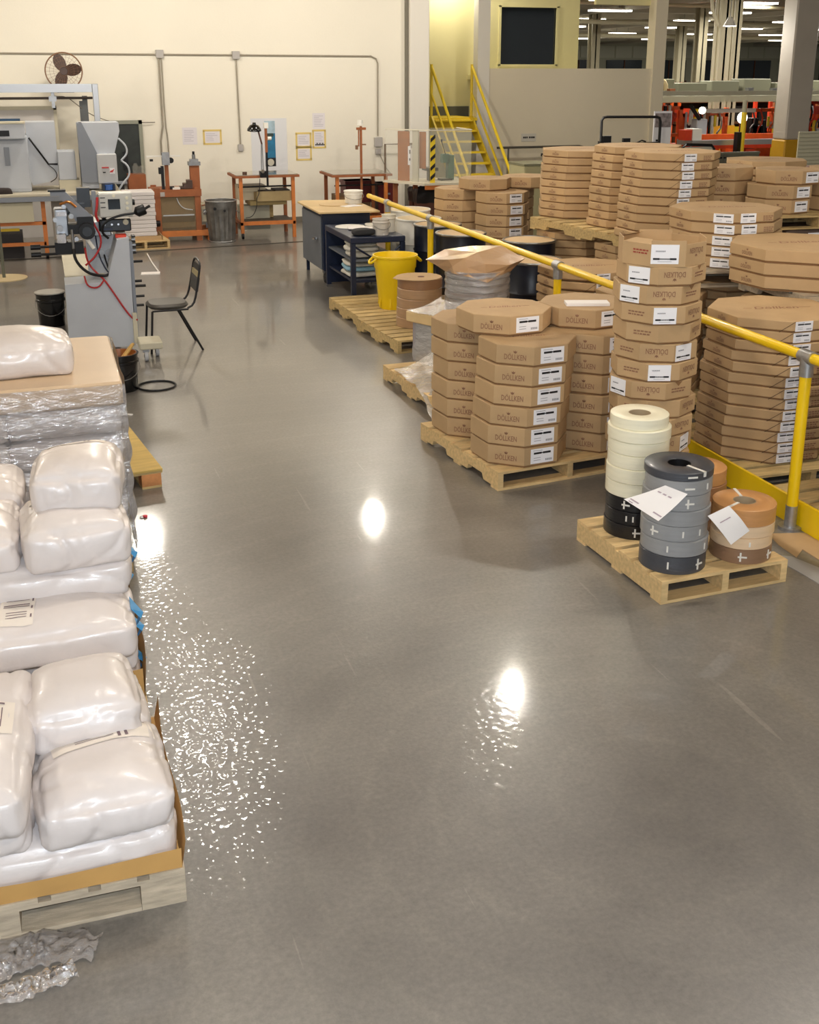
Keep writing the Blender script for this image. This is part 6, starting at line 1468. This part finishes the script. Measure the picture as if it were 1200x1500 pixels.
t = thing('wall_sign', 'small white sign with a dark word above the pipe railing', 'sign', (9.75, 21.99, 1.26))
MB().bx(9.60, 9.93, 21.985, 21.998, 1.26, 1.42).build('plate', mat('sign_plate', (206, 202, 190), 0.6), t)
mb = MB()
for x0_, x1_ in ((9.64, 9.67), (9.68, 9.705), (9.715, 9.74), (9.77, 9.80), (9.81, 9.835), (9.845, 9.87), (9.875, 9.90)): mb.bx(x0_, x1_, 21.98, 21.986, 1.325, 1.36)
mb.build('printed_word', BLACKINK, t)
# ------------------------------------------------------------------ near the hall: frames, guard, posters, column
BT = mat('black_tube', (24, 24, 26), 0.4)
t = thing('black_tube_frame', 'black tubular frame with clamps standing behind the tall carton stacks', 'frame', (8.8, 16, 0))
MB().tube([(8.33, 16, 0), (8.33, 16, 1.93), (8.36, 16, 1.975), (8.42, 16, 1.985), (9.28, 16, 1.975), (9.34, 16, 1.96), (9.36, 16, 1.9), (9.36, 16, 0)], 0.022, 8).build('tube', BT, t, smooth=True)
MB().bx(8.34, 8.48, 15.94, 16.02, 1.60, 1.70).bx(8.30, 8.36, 15.96, 16.04, 1.52, 1.62).build('clamp', BT, t)
MB().bx(8.70, 8.82, 15.95, 16.0, 1.60, 1.66).tube([(8.9, 16, 1.56), (9.05, 16, 1.62), (9.12, 16, 1.6)], 0.012, 6).build('handle', BT, t)
MB().cyl((8.33, 16, 1.58), (9.36, 16, 1.58), 0.014, n=8).build('cross_bar', BT, t)
t = thing('notice_board', 'white board with pictures beside the black tubular frame', 'board', (9.55, 16.3, 0))
MB().bx(9.42, 9.74, 16.3, 16.32, 1.35, 2.05).build('panel', PAPER, t); MB().bx(9.44, 9.72, 16.29, 16.3, 1.80, 2.02).build('picture', mat('board_pic', (150, 140, 140), 0.6, var=0.5, vscale=14), t)
MB().bx(9.47, 9.52, 16.29, 16.3, 1.58, 1.61).build('print_mark', BLACKINK, t); MB().cyl((9.58, 16.31, 0), (9.58, 16.31, 1.35), 0.02, n=8).build('pole', DKMET, t)
t = thing('black_tube_frame', 'smaller black tubular frame before the grey guard panel', 'frame', (10.1, 16.0, 0))
MB().tube([(9.80, 16, 0), (9.80, 16, 1.50), (9.85, 16, 1.54), (10.32, 16, 1.52), (10.37, 16, 1.47), (10.37, 16, 0)], 0.024, 8).build('tube', BT, t, smooth=True)
MB().bx(9.82, 10.35, 16.0, 16.01, 0.2, 1.50).build('infill', mat('infill_pale', (188, 186, 170), 0.5), t)
t = thing('floor_barrier', 'long grey olive guard panel standing behind the cartons', 'panel', (10.9, 16.2, 0))
for i in range(3): MB().bx(10.36+i*0.34, 10.36+i*0.34+0.335, 16.2, 16.24, 0.03, 1.36).build('panel', OLIVE, t)
MB().bx(10.36, 11.38, 16.19, 16.25, 1.36, 1.39).build('top_edge', mat('panel_edge', (120, 118, 100), 0.5), t)
mb = MB()
for i in range(14): mb.bx(10.42+i*0.07, 10.45+i*0.07, 16.185, 16.2, 1.29, 1.315)
mb.build('slot', BLACK, t)
for x in (10.4, 11.3): MB().bx(x, x+0.05, 16.05, 16.4, 0, 0.03).build('foot', DKMET, t)
t = thing('grid_panel', 'cream gridded panel on a stand by the painted column', 'panel', (13.9, 18.2, 0))
MB().bx(13.62, 14.3, 18.2, 18.23, 0.95, 1.58).build('panel', mat('grid_cream', (206, 202, 176), 0.6), t)
for i in range(9):
    MB().bx(13.62, 14.3, 18.19, 18.2, 0.98+i*0.07, 0.985+i*0.07).build('grid_line', mat('grid_line', (150, 146, 120), 0.7), t)
for x in (13.66, 14.2): MB().bx(x, x+0.05, 18.21, 18.26, 0, 0.95).build('leg', DKMET, t)
c = struct(MB().bx(16.10, 16.72, 22.0, 22.5, 1.18, HC, bev=0.03).build('trim_8', CONCOL))
struct(MB().bx(16.09, 16.73, 21.99, 22.51, 0, 1.18, bev=0.03).build('trim_9', CONCOL_Y))
# pairs of steel columns in the hall, yellow feet
nt_ = 10
for x, y, w_ in ((18.72, 29.0, 0.36), (19.28, 29.2, 0.26), (27.35, 44, 0.42), (24.3, 48, 0.42), (36, 60, 0.5), (43, 75, 0.5)):
    mb = MB().bx(x, x+w_, y, y+0.06, 1.15, HC).bx(x, x+w_, y+w_-0.06, y+w_, 1.15, HC).bx(x+w_/2-0.03, x+w_/2+0.03, y, y+w_, 1.15, HC)
    struct(mb.build('trim_%d' % nt_, mat('hall_column', (172, 164, 138), 0.6))); nt_ += 1
    struct(MB().bx(x-0.02, x+w_+0.02, y-0.02, y+w_+0.02, 0, 1.15).build('trim_%d' % nt_, CONCOL_Y)); nt_ += 1
for x, y in ((18.42, 28.8), (18.56, 28.8)):
    struct(MB().cyl((x, y, 0.8), (x, y, HC), 0.045, n=8).build('trim_%d' % nt_, mat('hall_pipe', (166, 158, 134), 0.5))); nt_ += 1
struct(MB().tube([(18.05, 28.7, HC-0.2), (18.22, 28.7, 4.3), (18.42, 28.7, 3.9)], 0.05, 8).build('trim_%d' % nt_, mat('hall_pipe'))); nt_ += 1
for x0_, y, z, d in ((14, 44, HC-0.8, 0.10), (14, 58, HC-0.85, 0.12), (15, 35, HC-0.65, 0.06)):
    struct(MB().cyl((x0_, y, z), (80, y+8, z), d, n=12).build('trim_%d' % nt_, mat('duct', (176, 168, 140), 0.5), smooth=True)); nt_ += 1
# overhead equipment platform on yellow posts
t = thing('machine_platform', 'pale overhead platform on yellow footed posts across the hall', 'platform', (17, 25.6, 0))
MB().bx(12.95, 22, 25.2, 25.5, 1.93, 2.08).build('front_beam', mat('platform_cream', (160, 156, 132), 0.6), t)
MB().bx(12.95, 22, 25.5, 27.5, 2.06, 2.10).build('deck', mat('platform_grey', (120, 118, 100), 0.7), t)
MB().bx(12.95, 22, 25.18, 25.24, 2.10, 2.20).build('cable_tray', mat('tray_grey', (120, 116, 98), 0.6), t)
for x in (14.35, 18.15, 20.6):
    p = MB().bx(x, x+0.12, 25.25, 25.37, 1.25, 1.93).build('post', mat('platform_cream'), t); MB().bx(x-0.01, x+0.13, 25.24, 25.38, 0, 1.25).build('yellow_foot', YEL_S, p)
rg2 = random.Random(4)
for i in range(9):
    x = 13.1+i*0.98
    MB().bx(x, x+0.85, 26.6, 27.2, 2.10, 2.38+0.05*(i % 3), bev=0.02).build('duct_box', mat('duct_box', (112, 112, 92), 0.6), t)
for x in (14.4, 15.2):
    MB().tube([(x, 26.3, 2.1), (x, 26.3, 2.35), (x+0.12, 26.3, 2.45), (x+0.25, 26.3, 2.38), (x+0.28, 26.3, 2.2)], 0.07, 8, 1).build('elbow_pipe', mat('elbow', (190, 170, 130), 0.5), t, smooth=True)
for i in range(14):
    x = 13.0+i*0.6+rg2.uniform(0, .2); MB().bx(x, x+0.15, 25.25, 25.4, 2.1, 2.16+rg2.uniform(0, 0.12)).build('fitting', STEEL if i % 3 else RUST, t)
# orange and yellow machines below it
def frame_machine(x, y, w_, h, label, m, seed):
    t = thing('assembly_machine', label, 'machine', (x+w_/2, y, 0)); rr = random.Random(seed)
    for a in (x, x+w_-0.1):
        for b in (y, y+0.8): MB().bx(a, a+0.1, b, b+0.1, 0, h).build('upright', m, t)
    for z in (0.45, h*0.62, h): MB().bx(x, x+w_, y, y+0.09, z-0.09, z).build('cross_beam', m, t)
    MB().bx(x+0.1, x+w_-0.1, y+0.15, y+0.8, 0.2, 0.8).build('base_unit', m, t)
    cols = [REDP, ORP, YEL_S, STEEL, BLACK, MGREY, WHITE, RUST]
    for i in range(16):
        a = x+rr.uniform(0.05, w_-0.35); z = rr.uniform(0.7, h-0.25); mm = cols[rr.randrange(8)]
        if rr.random() < 0.5: MB().bx(a, a+rr.uniform(0.1, 0.35), y-0.05, y+0.3, z, z+rr.uniform(0.08, 0.4)).build('unit', mm, t)
        else: MB().cyl((a, y-0.04, z), (a, y-0.04, z+rr.uniform(0.2, 0.5)), rr.uniform(0.02, 0.06), n=10).build('actuator', mm, t, smooth=True)
    for i in range(3):
        a = x+rr.uniform(0.1, w_-0.2); MB().tube([(a, y-0.05, h), (a+0.1, y-0.1, h*0.8), (a-0.1, y-0.1, h*0.66), (a+0.05, y-0.05, h*0.5)], 0.025, 6, 1).build('hose', cols[rr.randrange(5)], t)
    return t
frame_machine(13.1, 26.2, 1.5, 1.75, 'orange machine with black hoses under the platform beside the office corner', RUST, 1)
frame_machine(14.6, 26.4, 1.5, 1.8, 'machine with a yellow housing under the hall platform', ORP, 2)
frame_machine(16.2, 26.6, 1.4, 1.6, 'orange machine with a white box in front of the paired columns', ORP, 3)
frame_machine(18.3, 27.0, 1.6, 1.7, 'orange machine with a round white light beside the painted column', ORP, 4)
frame_machine(19.9, 26.6, 1.6, 1.9, 'red orange machine at the frame edge beyond the painted column', REDP, 5)
frame_machine(22.0, 31, 2.5, 2.1, 'red machine farther back in the hall', REDP, 6)
frame_machine(15.0, 33, 2.5, 2.1, 'orange machine farther back behind the platform', ORP, 7)
t = thing('yellow_housing', 'yellow machine housing below the hall platform', 'machine', (14.5, 25.0, 0))
MB().bx(14.3, 14.75, 25.7, 26.1, 0.0, 1.62, bev=0.03).build('housing', YEL_S, t); MB().bx(14.34, 14.7, 25.69, 25.7, 1.0, 1.3).build('cover', mat('cover_dark', (120, 100, 30), 0.5), t)
t = thing('conveyor', 'low steel conveyor with an orange guard strip in front of the machines', 'conveyor', (15.9, 23.9, 0))
MB().bx(14.7, 17.4, 23.6, 24.3, 0.98, 1.10).build('bed', ALU, t); MB().bx(14.7, 17.4, 23.85, 23.95, 1.10, 1.22).build('guard_strip', ORP, t)
MB().bx(14.7, 17.4, 23.58, 23.62, 0.90, 0.98).build('red_side', REDP, t)
for x in (14.9, 16.0, 17.1):
    MB().bx(x, x+0.1, 23.7, 23.8, 0, 0.9).build('leg', REDP, t)
    MB().bx(x+0.2, x+0.45, 23.62, 23.9, 0.45, 0.88).build('drive_box', REDP, t)
MB().bx(14.75, 15.0, 23.7, 24.1, 1.10, 1.36).build('white_box', WHITE, t); MB().bx(14.55, 14.73, 23.7, 24.0, 1.10, 1.34).build('red_box', REDP, t)
t = thing('inspection_light', 'round white glowing work light on the orange machine', 'lamp', (17.9, 25.9, 0))
MB().cyl((17.62, 25.95, 1.50), (17.62, 26.0, 1.50), 0.14, n=20).build('glow_disc', mat('work_glow', (255, 252, 240), 0.5, emit=(255, 250, 235), estr=3.0), t)
MB().bx(16.35, 18.0, 25.95, 26.05, 1.64, 1.74).build('light_bar', WHITE, t); MB().cyl((17.62, 26.02, 0), (17.62, 26.02, 1.64), 0.03, n=8).build('pole', DKMET, t)
MB().cyl((16.4, 25.95, 1.70), (16.4, 26.0, 1.70), 0.09, n=14).build('glow_disc', mat('work_glow'), t)
t = thing('yellow_bollard', 'yellow guard post by the painted column', 'post', (15.7, 23.2, 0))
MB().cyl((15.78, 23.2, 0), (15.78, 23.2, 1.75), 0.06, n=12).build('pole', YEL_S, t, smooth=True); MB().cyl((15.78, 23.2, 1.75), (15.78, 23.2, 2.02), 0.055, n=12).build('upper_pole', mat('platform_cream'), t, smooth=True)
MB().bx(15.62, 15.72, 23.15, 23.3, 0.6, 1.3).build('hose_box', BLACK, t)
t = thing('control_pedestal', 'pale grey control pedestal with a dark cable arm beside the columns', 'machine', (16.2, 26.0, 0))
MB().bx(16.05, 16.35, 25.6, 25.9, 0, 1.5, bev=0.02).build('box', MGREY, t); MB().tube([(16.1, 25.6, 1.5), (15.8, 25.6, 1.85)], 0.05, 8).build('cable_arm', DKMET, t)
# tall mast lights beyond
t = thing('mast', 'thin white mast with two small lamps beyond the platform', 'mast', (19.3, 38, 0))
MB().cyl((19.0, 40, 0), (19.0, 40, 4.1), 0.06, n=8).build('pole', WHITE, t); MB().bx(18.95, 19.25, 39.9, 40.1, 4.0, 4.25).build('lamp_head', mat('work_glow'), t)

for x, y in ((15.2, 23.2), (19.0, 24.0)):  # added lamps that brighten the machines below the platform
    tt = thing('machine_fill_lamp', 'small hanging lamp added above the conveyor to light the machines, %s' % ('office side' if x < 17 else 'column side'), 'lamp', (x, y, 3.6))
    MB().lathe([(0.02, 0.25), (0.05, 0.24), (0.15, 0.05), (0.14, 0.06), (0.04, 0.22)], 18).build('shade', WHITE, tt, smooth=True, local=True)
    MB().cyl((0, 0, 0.22), (0, 0, HC-3.6), 0.008, n=6).build('hanger', STEEL, tt, local=True)
    li = bpy.data.lights.new('lamp_light', 'POINT'); li.energy = 80; li.shadow_soft_size = 0.12; li.color = (1, 0.96, 0.88)
    lo = bpy.data.objects.new('lamp_light', li); COL.objects.link(lo); lo.parent = tt

def rack(x, y, w_, label, seed):
    t = thing('storage_rack', label, 'rack', (x+w_/2, y, 0)); rr = random.Random(seed)
    for a in (x, x+w_/2, x+w_):
        for b in (y, y+1.0): MB().bx(a-0.05, a+0.05, b, b+0.08, 0, 2.3).build('upright', ORP, t)
    for z in (0.1, 0.85, 1.6): MB().bx(x, x+w_, y, y+1.06, z, z+0.09).build('shelf', mat('rack_brown', (120, 78, 50), 0.6), t)
    cols = [mat('rack_brown'), ORP, REDP, mat('case_dark'), CARD, YEL_S, MGREY, mat('case_dark')]
    for z in (0.19, 0.94, 1.69):
        a = x+0.1
        while a < x+w_-0.5:
            d = rr.uniform(0.3, 0.8); MB().bx(a, a+d, y+0.05, y+0.9, z, z+rr.uniform(0.3, 0.62)).build('stored_box', cols[rr.randrange(8)], t); a += d+rr.uniform(0.03, 0.2)
    MB().bx(x, x+w_, y+1.0, y+1.05, 0.0, 2.3).build('back_panel', mat('rack_back', (84, 62, 46), 0.7), t)
rack(16.0, 36.0, 5.5, 'orange storage rack of brown boxes beyond the platform, office side', 1)
rack(21.8, 36.0, 5.5, 'orange storage rack of brown boxes beyond the platform, in line with the columns', 2)
rack(27.6, 36.0, 5.5, 'orange storage rack of brown boxes beyond the painted column', 3)
